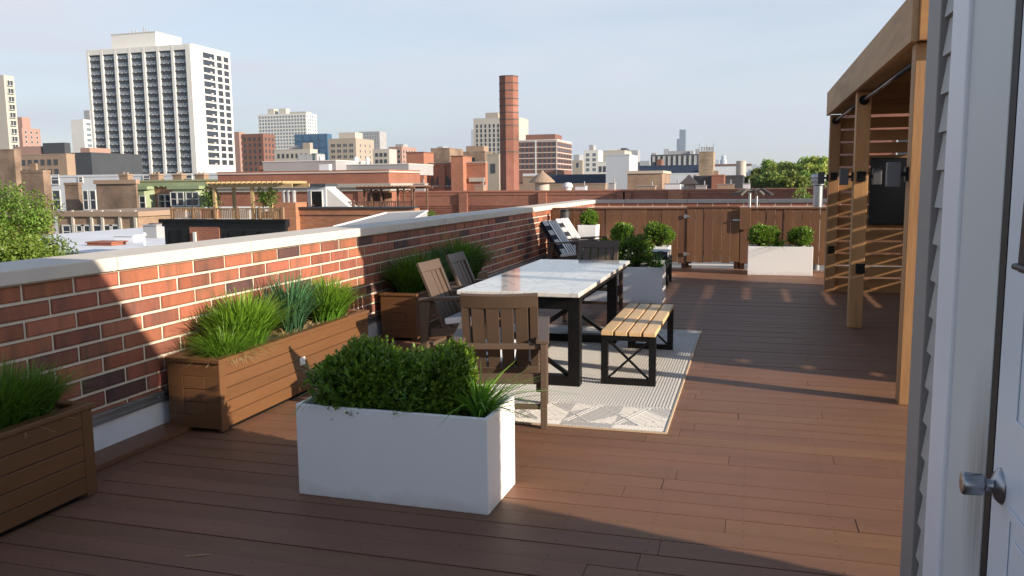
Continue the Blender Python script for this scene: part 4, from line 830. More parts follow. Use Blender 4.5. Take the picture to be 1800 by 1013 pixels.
# far skyline
def sky_block(label, xl, xr, yt, D, M=None, **k): return bld(label, 'tower', xl, xr, xr, yt, D, M or C_lgrey, None, None, depth=60, name='office_tower', **k)
sky_block('hazy far block left of the tallest skyscraper', 1106, 1121, 264, 2600, C_grey)
sky_block('hazy small block on the horizon right of the grey wall', 1125, 1142, 283, 2600, C_grey)
sky_block('hazy low block just left of the tallest skyscraper', 1167, 1176, 262, 3500, C_grey)
sky_block('low hazy slab at the foot of the skyscraper', 1209, 1219, 265, 2400, C_grey)
sky_block('faint pair of far towers left of the trees', 1321, 1331, 289, 4200, C_lgrey); sky_block('faint stubby far tower beside the trees', 1333, 1341, 291, 4000, C_lgrey)
sky_block('faint slender far tower above the white shed', 1258, 1264, 281, 4200, C_lgrey)
sky_block('blue far office block above the trees', 1431, 1462, 277, 1900, C_blue)
sky_block('hazy far tower behind the gridded block edge', 1008, 1018, 272, 2200, C_grey)
c = atD(1199, 228, 7000); cb_ = atD(1190, 244, 7000); k = 7000/FPX
sk = thing('skyscraper', 'very tall dark stepped skyscraper with two white masts on the horizon', 'skyscraper', (c.x, c.y, GZ)); M_sk = mat('skyscraper_dark', (.05,.07,.10), .4, .1, .01)
x0 = -8.5*k; MB().box(x0+4*k, x0+14.5*k, 0, 45, 0, c.z-GZ).box(x0-.5*k, x0+14.4*k, 5, 40, 0, cb_.z-GZ).build('shaft', M_sk, sk)
for q in (6, 12.3): MB().cyl((x0+q*k, 20, c.z-GZ), (x0+q*k, 20, c.z-GZ+11*k), .45*k, .2*k, n=8).build('mast', C_white, sk)
c = atD(1272, 272, 3800); k = 3800/FPX; dm = thing('dome_tower', 'faint far domed building on the horizon', 'tower', (c.x, c.y, GZ)); hh = c.z-GZ
MB().cyl((0,0,0), (0,0,hh-9*k), 6*k, n=16).cyl((0,0,hh-9*k), (0,0,hh-5*k), 4*k, n=16).lathe((0,0,hh-5*k), [(4.5*k,0),(4*k,2*k),(2*k,4*k),(.5*k,5*k)], 16).cyl((0,0,hh), (0,0,hh+4*k), .3*k, n=6).build('dome', C_lgrey, dm)

# -- the brick chimney
c = atD(894, 136, 112); ch_ = thing('brick_chimney', 'tall banded red brick factory chimney', 'chimney', (c.x, c.y, GZ)); r = 17.6*112/FPX; hh = c.z-GZ
M_chim = BR('chimney_brick', (.30,.085,.055), 1.1, var=.4)
def hexring(mb, r0, r1, z0, z1):
    n = 8; vs = [(rr*math.cos(2*math.pi*(i+.5)/n+.33), rr*math.sin(2*math.pi*(i+.5)/n+.33), z) for rr, z in ((r0,z0),(r1,z1)) for i in range(n)]
    mb._add(vs, [(i,(i+1)%n,n+(i+1)%n,n+i) for i in range(n)]+[tuple(range(n-1,-1,-1)), tuple(range(n,2*n))])
mb = MB(); hexring(mb, r*1.03, r, 0, hh); mb.build('shaft', M_chim, ch_)
for z in (147,160,174,186,198,210,221,245,267):
    zz = atD(894, z, 112).z-GZ; mb = MB(); hexring(mb, r*1.035, r*1.035, zz-.07, zz+.07); mb.build('band', M_dframe, ch_)
mb = MB(); hexring(mb, r*1.03, r*1.03, hh, hh+.12); mb.build('rim', M_dframe, ch_)
mb = MB()
for i in range(60): mb.box(-.15, .15, -r*1.03-.12, -r*1.03-.08, hh-2-i*.4, hh-1.97-i*.4)
mb.build('ladder_rungs', M_dframe, ch_)

# -- red brick commercial building with grey cornice (left of centre)
st = mat('cornice_grey', (.36,.345,.315), .7, .1, 1.5)
def proudbox(root, x0, x1, y0, y1, z0, z1, name, M): return MB().box(x0, x1, y0, y1, z0, z1).build(name, M, root)
cb, w, d, h, YY, XX = bld('red brick commercial building with a grey stone cornice across the middle', 'building', 382, 683, 738, 298, 66, B_red, dict(bw=2.35, fh=3.4, ww=1.15, wh=2.0, mx=.8, mt=2.1, kind=1), dict(bw=2.6, fh=3.4, ww=1.1, wh=2.0, mx=1, mt=2.1, kind=1), frame=M_dframe, name='commercial_building', zvis=420, cap=40)
proudbox(cb, -.25, w+.3, -.35, d+.3, h-1.15, h-.85, 'cornice', st); proudbox(cb, -.12, w+.18, -.18, d+.18, h-1.45, h-1.151, 'cornice', st); proudbox(cb, -.08, w+.08, -.08, d+.08, h+.02, h+.14, 'coping', mat('roof_coping_pale', (.55,.45,.40), .8, .05, 2))
for f in (.31, .66, .83): proudbox(cb, w*f, w*f+1.3, -.14, -.001, 0, h-1.46, 'pilaster', B_red)
proudbox(cb, w*.60, w*.60+.9, .3, .8, h+.14, h+.75, 'roof_vent', C_roofw)
c1 = atY(395, 282, YY+5)
for (a, b_, yy, zz, m_, nm) in ((462, 590, 6, 283, C_grey, 'penthouse'), (590, 718, 8, 289, C_grey, 'penthouse')):
    xa, xb = atY(a, zz, YY+yy).x-cb.location.x, atY(b_, zz, YY+yy).x-cb.location.x; zt = atY(b_, zz, YY+yy).z-cb.location.z
    proudbox(cb, xa, xb, yy, yy+6, h-.1, zt, nm, m_); proudbox(cb, xa-.05, xb+.05, yy-.05, yy+6.05, zt, zt+.08, nm+'_coping', M_wframe)
xa = atY(455, 282, YY+9).x-cb.location.x; proudbox(cb, xa, xa+1.4, 9, 12, h, h+.95, 'rooftop_block', B_red)
for px_, pw, ph, M_ in ((540, 34, 14, C_grey), (552, 8, 16, C_glassg), (622, 9, 9, C_roofw), (642, 7, 8, C_roofw), (560, 6, 10, C_roofw)):
    c = atY(px_-pw/2, 283, YY+10); e2 = atY(px_+pw/2, 283, YY+10); q = (px_*7) % 3
    t = thing('rooftop_unit', {540: 'wide grey green air handling box on the brick building roof', 552: 'tall greenish duct box on the brick building roof', 622: 'white vent cowl beside the beige apartments', 642: 'smaller white vent cowl on the roof edge', 560: 'small white fan on the brick building roof'}[px_], 'roof unit', (c.x, c.y, c.z-.5), 0, 'rooftop air units')
    ww_, hh_ = e2.x-c.x, ph*YY/FPX*1.05+.5
    if M_ is C_roofw: MB().cyl((ww_/2,.5,0), (ww_/2,.5,hh_*.6), ww_*.35, n=14).lathe((ww_/2,.5,hh_*.6), [(ww_*.35,0),(ww_*.5,.06),(ww_*.45,hh_*.25),(ww_*.1,hh_*.4)], 14).build('cowl', M_, t)
    else: MB().box(0, ww_, 0, 1.6, 0, hh_).box(.1, ww_-.1, -.03, 0, hh_*.3, hh_*.9).box(ww_*.5-.02, ww_*.5+.02, -.05, -.03, hh_*.3, hh_*.9).build('casing', M_, t)

# -- arched brick building
ab, w, d, h, YY, XX = bld('orange red brick building with small gothic arches and two corner towers', 'building', 735, 853, 857, 286, 96, BR('arch_brick', (.46,.16,.085), 1.2), None, None, depth=14, name='brick_hall', parapet=.3)
M_arch = MATS['arch_brick']
def colx(px): return atY(px, 300, YY).x-ab.location.x
def colz(py): return atY(800, py, YY).z-ab.location.z
for a, b_, zt in ((722, 752, 268), (799, 820, 276)): proudbox(ab, colx(a), colx(b_), -1.2, 2, 0, colz(zt), 'tower', M_arch); proudbox(ab, colx(a)-.06, colx(b_)+.06, -1.26, 2.06, colz(zt), colz(zt)+.1, 'tower_coping', C_brown)
proudbox(ab, colx(772), colx(783), -.25, -.001, 0, h, 'pilaster', M_arch)
proudbox(ab, -.1, w+.1, -.1, .3, h+.26, h+.36, 'coping', C_cream)
for px_ in (760, 770, 786, 794, 802):
    x = colx(px_); z = colz(326); MB().prism([(x-.28, z), (x+.28, z), (x+.28, z+.6), (x+.12, z+.95), (x, z+1.15), (x-.12, z+.95), (x-.28, z+.6)], 1, -.03, .05).build('arch_window', M_dframe, ab); proudbox(ab, x-.34, x+.34, -.12, -.031, z-.16, z, 'sill', C_cream)
proudbox(ab, colx(825), colx(852), -.2, -.001, colz(320), colz(313), 'cornice', C_cream)

# -- long low red brick building across the middle
lb, w, d, h, YY, XX = bld('long low red brick building running right across behind the parapet', 'building', 640, 1560, 1562, 333, 58, BR('long_brick', (.34,.105,.06), 1.3), dict(bw=3.1, fh=3.6, ww=2.5, wh=1.6, mx=.5, mt=3.05, div=3), None, depth=18, frame=M_wframe, glass=M_glass, zvis=420, name='long_building', cap=60)
lo = lb.location
def lx(px): return atY(px, 340, YY).x-lo.x
def lz(px, py): return atY(px, py, YY).z-lo.z
proudbox(lb, -.1, w+.1, -.1, .3, h+.251, h+.36, 'coping', mat('tile_coping', (.36,.15,.09), .7, .2, 2))
for a in (808, 947, 1085, 1096, 1195):
    proudbox(lb, lx(a), lx(a+14), -.22, -.001, 0, h+.2, 'pilaster', MATS['long_brick']); proudbox(lb, lx(a)-.04, lx(a+14)+.04, -.26, -.0, h-2.55, h-2.2, 'stone_block', C_tan)
proudbox(lb, 0, w, -.16, -.001, h-2.98, h-2.83, 'stone_band', C_tan)
mb = MB()
for r in range(9):
    for i in range(0, 240):
        x = lx(728)+i*.155+(r % 2)*.077
        if lx(808)-.2 < x < lx(822)+.2 or lx(947)-.6 < x < lx(961)+.3 or x > lx(1072): continue
        mb.box(x, x+.075, -.06, .0, h-2.1+r*.155, h-2.1+r*.155+.09)
mb.build('patterned_brickwork', MATS['long_brick'], lb)
proudbox(lb, lx(1175), lx(1201), -.3, 0, h-1.9, h+.3, 'pier', B_orange)
for px_, r_, hh_, lbl in ((953, 1.05, 1.3, 'round roof turret with a conical cap right of the chimney'), (1211, .75, 1.0, 'small conical capped roof turret near the stone tower')):
    c = atD(px_, 334, 66); t = thing('roof_turret', lbl, 'turret', (c.x, c.y, c.z-.3), 0, 'conical roof turrets')
    MB().cyl((0,0,0), (0,0,.3+.45*hh_), r_*.55, n=20).build('drum', C_cream, t); MB().lathe((0,0,.3+.45*hh_), [(r_,0),(r_*.98,.08),(r_*.55,.38*hh_),(.16,.62*hh_),(.1,.72*hh_)], 20).build('cap', C_tan, t)
c = atD(998, 334, 66); t = thing('roof_vent', 'small white domed roof vent on the long brick building', 'vent', (c.x, c.y, c.z-.3)); MB().cyl((0,0,0),(0,0,.5), .3, n=14).lathe((0,0,.5), [(.42,0),(.42,.12),(.3,.34),(.05,.4)], 14).build('cowl', C_roofw, t)

for i, (px_, w_, h_, nm) in enumerate(((735,1.2,.5,'low flat box'), (842,.8,.35,'small box'), (1020,.9,.3,'flat box'), (1075,.5,.55,'narrow duct'), (1135,1.6,.3,'long low box'), (1182,1.3,.5,'tan duct box'), (1232,.9,.35,'small box'), (1275,1.4,.45,'box with a lid'), (1312,.6,.5,'narrow box'))):
    c = atD(px_, 334, 70); t = thing('rooftop_unit', nm+' on the long brick roof, '+('behind the gazebo','right of the arched building','before the navy cladding','before the grey wall','before the tan building','left of the small turret','right of the small turret','before the dark huts','left of the tree row')[i], 'roof unit', (c.x, c.y, c.z-.55), 0, 'small units on the long brick roof')
    MB().box(-w_/2, w_/2, 0, .8, 0, .55+h_).build('casing', (C_grey, C_tan, C_roofw)[i % 3], t, bevel=.02); MB().box(-w_/2-.04, w_/2+.04, -.04, .84, .55+h_, .6+h_).build('lid', C_grey, t); MB().cyl((w_*.3,.4,.6+h_), (w_*.3,.4,.95+h_), .05, n=8).build('pipe', C_grey, t)
# -- near rooftop left of centre: black and orange brick house with roof deck, stairhead, vents
hb_, w, d, h, YY, XX = bld('neighbouring orange brick house with a roof terrace behind our wall', 'building', 498, 728, 735, 367, 33, B_orange, None, None, depth=14, name='brick_house', zvis=420)
ho = hb_.location
def hx(px, Yo=0): return atY(px, 380, YY+Yo).x-ho.x
def hz(px, py, Yo=0): return atY(px, py, YY+Yo).z-ho.z
MB().box(-.1, w+.05, -.12, .25, h+.26, h+.33).build('coping', C_dark, hb_)
sh = thing('stairhead', 'grey stairhead with a dark door and a sloping white side on the brick house roof', 'stairhead', (ho.x+hx(529), YY+.6, ho.z+hz(529, 378)))
a = hx(561,.6)-hx(529,.6); zt = hz(529, 328)-hz(529, 378); b_ = hx(606,.6)-hx(529,.6)
MB().box(0, a, 0, .9, 0, zt).build('wall', C_lgrey, sh); MB().prism([(a, 0), (b_+.2, 0), (a, zt-.05)], 1, .05, .85).build('sloping_side', C_white, sh)
MB().box(-.06, a+.06, -.12, .96, zt, zt+.11).build('roof', C_dark, sh); dr_ = MB().box(a*.24, a*.8, -.03, -.0, .02, zt*.82).build('door', M_black, sh); MB().box(a*.3, a*.36, -.07, -.03, .36, .4).build('handle', M_galv, dr_)
mb = MB().box(a*.2, a*.24, -.05, -.0, 0, zt*.86).box(a*.8, a*.84, -.05, 0, 0, zt*.86).box(a*.24, a*.8, -.05, 0, zt*.82, zt*.86); mb.build('door_frame', C_white, sh)
# three flues on a brick pier
pr = proudbox(hb_, -.35, hx(527), -.3, .9, 0, hz(500, 356), 'pier', B_orange)
for i, px_ in enumerate((500, 508, 517)):
    c = atY(px_, 356, YY+.2); t = thing('flue', ('leftmost', 'middle', 'rightmost')[i]+' of three grey flues on the orange brick pier', 'flue', c, 0, 'grey flues on the brick pier')
    MB().cyl((0,0,0), (0,0,.42), .085, n=14).build('pipe', C_grey, t); MB().cyl((0,0,.42), (0,0,.47), .11, n=14).cyl((0,0,.47), (0,0,.5), .07, n=14).build('cap', C_grey, t)
for i, px_ in enumerate((573, 584)):
    c = atY(px_, 360, YY+3); t = thing('flue', ('left', 'right')[i]+' pale vent pipe behind the stairhead slope', 'flue', c, 0, 'pale vents behind the stairhead'); MB().cyl((0,0,-.4), (0,0,.5), .08, n=12).build('pipe', C_grey, t); MB().cyl((0,0,.5), (0,0,.56), .13, .1, n=12).build('cap', C_grey, t)
c = atY(590, 343, YY+3.2); t = thing('satellite_dish', 'dark satellite dish behind the stairhead slope', 'dish', c); MB().lathe((0,0,0), [(.01,0),(.15,.03),(.3,.1),(.33,.14)], 18, ax='X').build('dish', C_dark, t); MB().cyl((0,0,-.8),(0,0,0), .025, n=8).build('pole', C_grey, t)
# gazebo deck on the right part of the house
gd = thing('gazebo', 'brown wooden gazebo with arched braces on the neighbour terrace', 'gazebo', (ho.x+hx(640, 5), YY+5, ho.z+h)); M_gz = mat('gazebo_brown', (.16,.085,.055), .8, .1, 3)
wg = hx(727, 5)-hx(640, 5); zg = hz(640, 333, 5)-h
for f in (.02, .16, .36, .70, .82, .97):
    for yy in (0, 1.9):
        if f in (.16, .82) and yy: continue
        MB().box(wg*f-.04, wg*f+.04, yy-.04, yy+.04, 0, zg).build('post', M_gz, gd)
for i, (f0, f1) in enumerate(((.02,.16),(.16,.36),(.70,.82),(.82,.97))):
    mb = MB(); xm = wg*(f0+f1)/2; rr = wg*(f1-f0)/2
    for k in range(8): a0, a1 = math.pi*k/8, math.pi*(k+1)/8; mb.beam((xm+rr*math.cos(a0), 0, zg-.35+min(.33, .3)*math.sin(a0)), (xm+rr*math.cos(a1), 0, zg-.35+.3*math.sin(a1)), .05, .05)
    mb.build('arched_brace', M_gz, gd)
mb = MB().box(-.2, wg+.2, -.3, -.22, zg, zg+.1).box(-.2, wg+.2, 1.95, 2.03, zg, zg+.1).box(-.2, wg*.5, -.215, 1.945, zg+.02, zg+.08)
for i in range(14): mb.box(-.15+i*(wg+.3)/14, -.10+i*(wg+.3)/14, -.4, 2.2, zg+.101, zg+.16)
mb.build('roof_slats', M_gz, gd)
rl = thing('terrace_railing', 'brown railing round the gazebo terrace', 'railing', (ho.x+hx(596, 1), YY+1, ho.z+h)); wr = hx(729,1)-hx(596,1); zr = hz(700,354,1)-h
mb = MB().box(0, wr, 0, .05, zr-.04, zr)
for i in range(40): mb.box(i*wr/40, i*wr/40+.025, .01, .04, .05, zr-.041)
mb.build('balusters', M_gz, rl)
for f in (0, .2, .62, .8, .99): MB().box(wr*f-.04, wr*f+.04, -.02, .06, 0, zr+.06).build('post', M_gz, rl)
for i, (px_, M_) in enumerate(((622, M_black), (634, M_wframe), (627, M_wframe))):
    c = atY(px_, 369, YY+1.8); t = thing('terrace_pot', ('dark pot on the terrace behind the railing', 'white pot on the terrace behind the railing, right of its twin', 'white pot on the terrace behind the railing, left of its twin')[i], 'pot', (c.x, c.y, ho.z+h)); MB().lathe((0,0,0), [(.09,0),(.12,.2),(.14,.32),(.12,.32),(.11,.25)], 12).build('pot', M_, t)
for i in range(4):
    c = atY(650+i*12, 372, YY+6); t = thing('terrace_chair', ('leftmost','second from the left','third from the left','rightmost')[i]+' dark slatted terrace chair under the gazebo', 'chair', (c.x, c.y, ho.z+h), .3*i, 'chairs under the gazebo'); MB().box(-.2,.2,-.2,.2,.4,.44).box(-.2,-.16,-.2,-.16,0,.4).box(.16,.2,-.2,-.16,0,.4).box(.16,.2,.16,.2,0,.4).box(-.2,-.16,.16,.2,0,.4).build('seat', M_gz, t); MB().box(-.2,.2,.17,.21,.441,.85).build('backrest', M_gz, t)
# pale skylight roof in front of the house
c = atD(590, 400, 24); sl = thing('skylight_roof', 'pale flat roof hatch just above the coping', 'roof', (c.x, c.y, c.z-.6)); MB()._add([(-.1,0,.6),(2.3,0,.75),(1.9,2.4,.98),(.5,2.4,.92),(-.1,0,0),(2.3,0,0),(1.9,2.4,0),(.5,2.4,0)], [(0,1,2,3),(4,7,6,5),(0,4,5,1),(1,5,6,2),(2,6,7,3),(3,7,4,0)]).build('slab', C_grey, sl); MB().beam((-.1,0,.62),(.5,2.4,.94),.06,.04).beam((.5,2.4,.94),(1.9,2.4,1.0),.06,.04).beam((1.9,2.4,1.0),(2.3,0,.77),.06,.04).build('edge_flashing', C_white, sl)

# -- black penthouse with wooden roof deck
bk, w, d, h, YY, XX = bld('black clad penthouse with a central brick panel and a timber deck on top', 'building', 288, 500, 505, 386, 27, mat('black_cladding', (.010,.010,.013), .45, .2, 2), None, None, depth=6, name='penthouse', zvis=420)
bo = bk.location
def kx(px, Yo=0): return atY(px, 400, YY+Yo).x-bo.x
def kz(px, py, Yo=0): return atY(px, py, YY+Yo).z-bo.z
proudbox(bk, kx(334), kx(386), -.04, -.001, 0, h+.1, 'brick_panel', BR('panel_brick', (.36,.11,.06), 1.0))
for px_ in (296, 315, 400, 428, 455, 480): proudbox(bk, kx(px_), kx(px_)+.05, -.06, -.001, 0, h-.15, 'mullion', M_black)
for a, b_ in ((298, 314), (317, 332), (402, 427), (430, 454), (457, 479)): proudbox(bk, kx(a), kx(b_), -.03, -.001, h-1.1, h-.1, 'window', mat('black_glass', (.008,.01,.014), .15, .1, 1))
proudbox(bk, -.1, w+.1, -.15, -.061, h+.13, h+.26, 'fascia', M_black)
proudbox(bk, kx(342), kx(346), -.12, -.045, 0, kz(342, 408), 'drain_pipe', M_wframe)
dk = thing('deck_railing', 'weathered timber picket railing on the black penthouse', 'railing', (bo.x+kx(300), YY+.1, bo.z+h+.25)); wr = kx(494,.1)-kx(300,.1); zr = kz(400, 366, .1)-h-.25
mb = MB()
for i in range(62):
    if (i % 9) == 8: continue
    mb.box(i*wr/62, i*wr/62+.035, 0, .03, .02, zr-.05+random.uniform(-.02,.02))
mb.build('pickets', M_rust, dk); MB().box(0, wr, -.02, .05, zr-.05, zr).build('top_rail', M_rust, dk)
for i in range(6): MB().box(i*wr/5-.04, i*wr/5+.04, -.03, .06, 0, zr+.03).build('post', M_rust, dk)
pgz = thing('terrace_pergola', 'open timber pergola on the penthouse deck', 'pergola', (bo.x+kx(376, .5), YY+.5, bo.z+h+.2)); wp = kx(452,.5)-kx(376,.5); zp = kz(420, 330, .5)-h-.2
for f in (0.06, .93): 
    for yy in (0, 1.1): MB().box(wp*f-.05, wp*f+.05, yy-.05, yy+.05, 0, zp).build('post', M_pine2 if False else mat('pergola_pine', (.42,.30,.15), .7, .2, 3), pgz)
M_pp = MATS['pergola_pine']; ext = kx(517,.5)-kx(376,.5)
for yy in (0, 1.1): MB().box(-.1, ext, yy-.03, yy+.03, zp, zp+.12).build('beam', M_pp, pgz)
for i in range(16): MB().box(-.05+i*ext/16, -.01+i*ext/16, -.25, 1.3, zp+.121, zp+.2).build('rafter', M_pp, pgz)
for i, (px_, s_) in enumerate(((368, 1.0), (376, .8), (463, .7), (478, .8))):
    c = atY(px_, 366, YY+.6); t = thing('potted_plant', ('leafy plant in a red box at the left end of the timber deck', 'smaller leafy plant beside the red box', 'wispy pale plant left of the flues', 'wispy pale plant nearest the flues')[i], 'plant', (c.x, c.y, bo.z+h+.25), 0, 'plants on the timber deck')
    g2 = np.random.default_rng(i); n_ = 260; P = g2.normal(size=(n_,3))*np.array([.14,.12,.22])*s_+np.array([0,0,.72]); V, F = leafquads(P, g2.normal(size=(n_,3)), g2.normal(size=(n_,3)), np.full(n_, .10), np.full(n_, .05)); npmesh('leaves', V, F, M_tree, t, tint=np.repeat(g2.uniform(.5,1.1,(n_,1)),3,1))
    MB().cyl((0,0,.2), (0,0,.75), .015, n=6).build('stem', M_bark, t); MB().box(-.22*s_,.22*s_,-.15,.15,0,.28*s_).box(-.24*s_,.24*s_,-.17,.17,.28*s_,.31*s_).build('box', mat('terracotta', (.30,.10,.06), .8, .1, 5) if i < 2 else M_rust, t)

# -- far left rows of houses
gh, w, d, h, YY, XX = bld('green and brick bay fronted terrace house row', 'building', 240, 392, 396, 318, 78, BR('peach_brick', (.45,.22,.13), 1.3), None, None, depth=14, name='terrace_house', zvis=420)
go = gh.location
def gx(px): return atY(px, 340, YY).x-go.x
def gz(py): return atY(300, py, YY).z-go.z
for a, b_ in ((243, 272), (309, 362)):
    MB().prism([(gx(a), .0), (gx(a)+.4, -1.0), (gx(b_)-.4, -1.0), (gx(b_), 0)], 2, 0, h-.3).build('bay', C_green, gh)
    MB().box(gx(a)-.1, gx(b_)+.1, -1.15, .02, h-.5, h-.2).build('bay_cornice', C_green, gh)
MB().box(-.1, w+.1, -.25, 0, h-.2, h+.15).build('cornice', C_green, gh); MB().box(-.1, w+.1, -.12, .3, h+.251, h+.4).build('coping', C_green, gh)
for px_, yb_, pr_ in ((252,367,1.03),(263,367,1.03),(284,365,.0),(296,365,.0),(318,361,1.03),(330,361,1.03),(345,361,1.03),(356,361,1.03),(372,358,0),(386,357,0),(254,394,1.03),(266,393,1.03)):
    x = gx(px_); z = gz(yb_); f = MB().box(x-.3, x+.3, -pr_-.05, -pr_, z, z+1.2).build('window', M_glass, gh); MB().box(x-.38, x-.3, -pr_-.09, -pr_, z-.08, z+1.28).box(x+.3, x+.38, -pr_-.09, -pr_, z-.08, z+1.28).box(x-.3, x+.3, -pr_-.09, -pr_, z+1.2, z+1.28).box(x-.3, x+.3, -pr_-.12, -pr_, z-.1, z).box(x-.3, x+.3, -pr_-.08, -pr_, z+.58, z+.64).build('frame', M_wframe, f)
for i in range(14): MB().box(gx(244)+i*.62, gx(244)+i*.62+.12, -.34, -.251, h-.28, h-.2).build('bracket', C_green, gh)
for px_ in (222, 276, 316, 355): 
    c = atY(px_, 318, YY+6); t = thing('house_chimney', 'brick chimney stack on the white walled row, %s' % {222: 'above the old brick wall', 276: 'above the first green bay', 316: 'above the second green bay', 355: 'nearest the red commercial building'}[px_], 'chimney', (c.x, c.y, c.z-.6), 0, 'chimney stacks on the row houses'); MB().box(-.55,.55,-.4,.4,0,1.15).build('stack', B_tan, t); MB().box(-.62,.62,-.47,.47,1.15,1.3).build('cap', C_tan, t); MB().cyl((-.25,0,1.3),(-.25,0,1.5),.11,n=8).cyl((.25,0,1.3),(.25,0,1.5),.11,n=8).build('pots', C_tan, t)
bld('old grey brown brick party wall house beside the green bays', 'building', 168, 238, 241, 316, 76, B_old, None, None, depth=12, name='terrace_house', trim=C_tan)
w1, w, d, h, YY, XX = bld('white painted long back wall of the row houses', 'building', 84, 384, 386, 304, 92, mat('white_wall_paint', (.62,.64,.68), .7, .06, .5), None, None, depth=8, name='terrace_house')
wo = w1.location
for px_, py_, ww_, hh_ in ((97, 316, .5, .5), (142, 316, .25, .25), (100, 352, .5, 1.1), (151, 352, .3, 1.05), (164, 352, .35, 1.05), (258,314,.4,.4), (332,314,.4,.4)):
    c = atY(px_, py_, YY); x, z = c.x-wo.x, c.z-wo.z; f = MB().box(x-ww_, x+ww_, -.04, .0, z-hh_, z+hh_).build('window', M_glass, w1); MB().box(x-ww_, x+ww_, -.08, -.04, z-.05, z+.05).box(x-ww_-.1, x+ww_+.1, -.1, -.0, z-hh_-.12, z-hh_).box(x-ww_-.1, x-ww_, -.08, 0, z-hh_, z+hh_+.1).box(x+ww_, x+ww_+.1, -.08, 0, z-hh_, z+hh_+.1).box(x-ww_, x+ww_, -.08, 0, z+hh_, z+hh_+.1).build('frame', M_wframe, f)
bld('tall grey brown brick wall house at the far left', 'building', 36, 75, 88, 299, 80, B_old, None, None, name='terrace_house', pieces=((.3,.6,.3,.6,.9,B_tan),))
bld('small square brick rear wing in front of the white wall', 'building', 113, 137, 143, 321, 80, B_old, None, None, name='terrace_house')
bld('grey blank wall house beyond the tree', 'building', -60, 24, 36, 262, 150, B_old, None, None, name='terrace_house')
tn, w, d, h, YY, XX = bld('low tan brick building with pale stone strips and white framed windows', 'building', 100, 242, 244, 372, 60, B_tan, None, None, depth=10, name='tan_building', trim=C_tan, zvis=430)
to_ = tn.location
for px_ in (128, 161, 180, 211, 238): c = atY(px_, 372, YY); x = c.x-to_.x; proudbox(tn, x-.1, x+.1, -.12, -.001, 0, h+.45, 'stone_strip', C_cream)
for px_ in (118, 142, 152, 172, 191, 202):
    c = atY(px_, 407, YY); x, z = c.x-to_.x, c.z-to_.z; f = MB().box(x-.3, x+.3, -.04, 0, z-.45, z+.4).build('window', M_glass, tn); MB().box(x-.4, x-.3, -.07, 0, z-.5, z+.5).box(x+.3, x+.4, -.07, 0, z-.5, z+.5).box(x-.3, x+.3, -.07, 0, z+.4, z+.5).box(x-.3, x+.3, -.06, 0, z-.04, z+.02).build('frame', M_wframe, f)
# white flat roof in front
c0 = atD(288, 432, 36); wr_ = thing('flat_roof_house', 'low house with a broad white flat roof behind the near wall', 'building', (c0.x, c0.y, GZ)); zr = c0.z-GZ
xl_ = atY(85, 420, c0.y).x-c0.x-6
MB().box(xl_, 0, -4, 16, 0, zr-.01).build('wall', C_dark, wr_); MB().box(xl_+.05, -.05, -3.95, 15.95, zr-.01, zr+.03).build('roof_surface', C_roofw, wr_)
MB().box(xl_, -.0, 16.0, 16.4, 0, zr+.9).box(-9, -0, 15.2, 15.99, 0, zr+1.25).box(xl_+8, xl_+17, 10, 10.3, zr, zr+.5).build('roof_kerb', mat('kerb_white', (.62,.60,.57), .8, .1, 1), wr_)
for px_, py_, w_, d_, h_, M_, nm, lab in ((188, 431, 1.3, .9, .12, mat('rust_hatch', (.28,.10,.06), .8, .2, 4), 'roof_hatch', 'flat rust red roof hatch on the white roof'), (228, 425, 1.1, .8, .28, C_roofw, 'skylight_box', 'small white box on the white roof'), (274, 418, .8, .8, .62, C_grey, 'ac_unit', 'grey air conditioner on the white roof beside the black penthouse')):
    c = atD(px_, py_, 40); d_r = ray(px_, py_); tt_ = (GZ+zr+.03-CAM.z)/d_r.z; c = CAM+d_r*tt_; t = thing(nm, lab, 'roof unit', (c.x, c.y, c.z))
    MB().box(-w_/2, w_/2, -d_/2, d_/2, 0, h_).build('casing', M_, t, bevel=.02); MB().box(-w_/2-.05, w_/2+.05, -d_/2-.05, d_/2+.05, h_, h_+.05).build('lid', M_, t)
    if nm == 'ac_unit': MB().cyl((0,0,h_+.05),(0,0,h_+.1), .3, n=16).build('fan_grille', M_dframe, t)
for i, px_ in enumerate((254, 300)):
    d_r = ray(px_, 432+i*3); c = CAM+d_r*((GZ+zr+.03-CAM.z)/d_r.z); t = thing('roof_vent_pipe', ('thin white vent pipe in the middle of the white roof', 'thin white vent pipe at the right of the white roof')[i], 'vent', c); MB().cyl((0,0,0),(0,0,.5),.05,n=8).cyl((0,0,.5),(0,0,.56),.08,n=8).build('pipe', C_roofw, t)

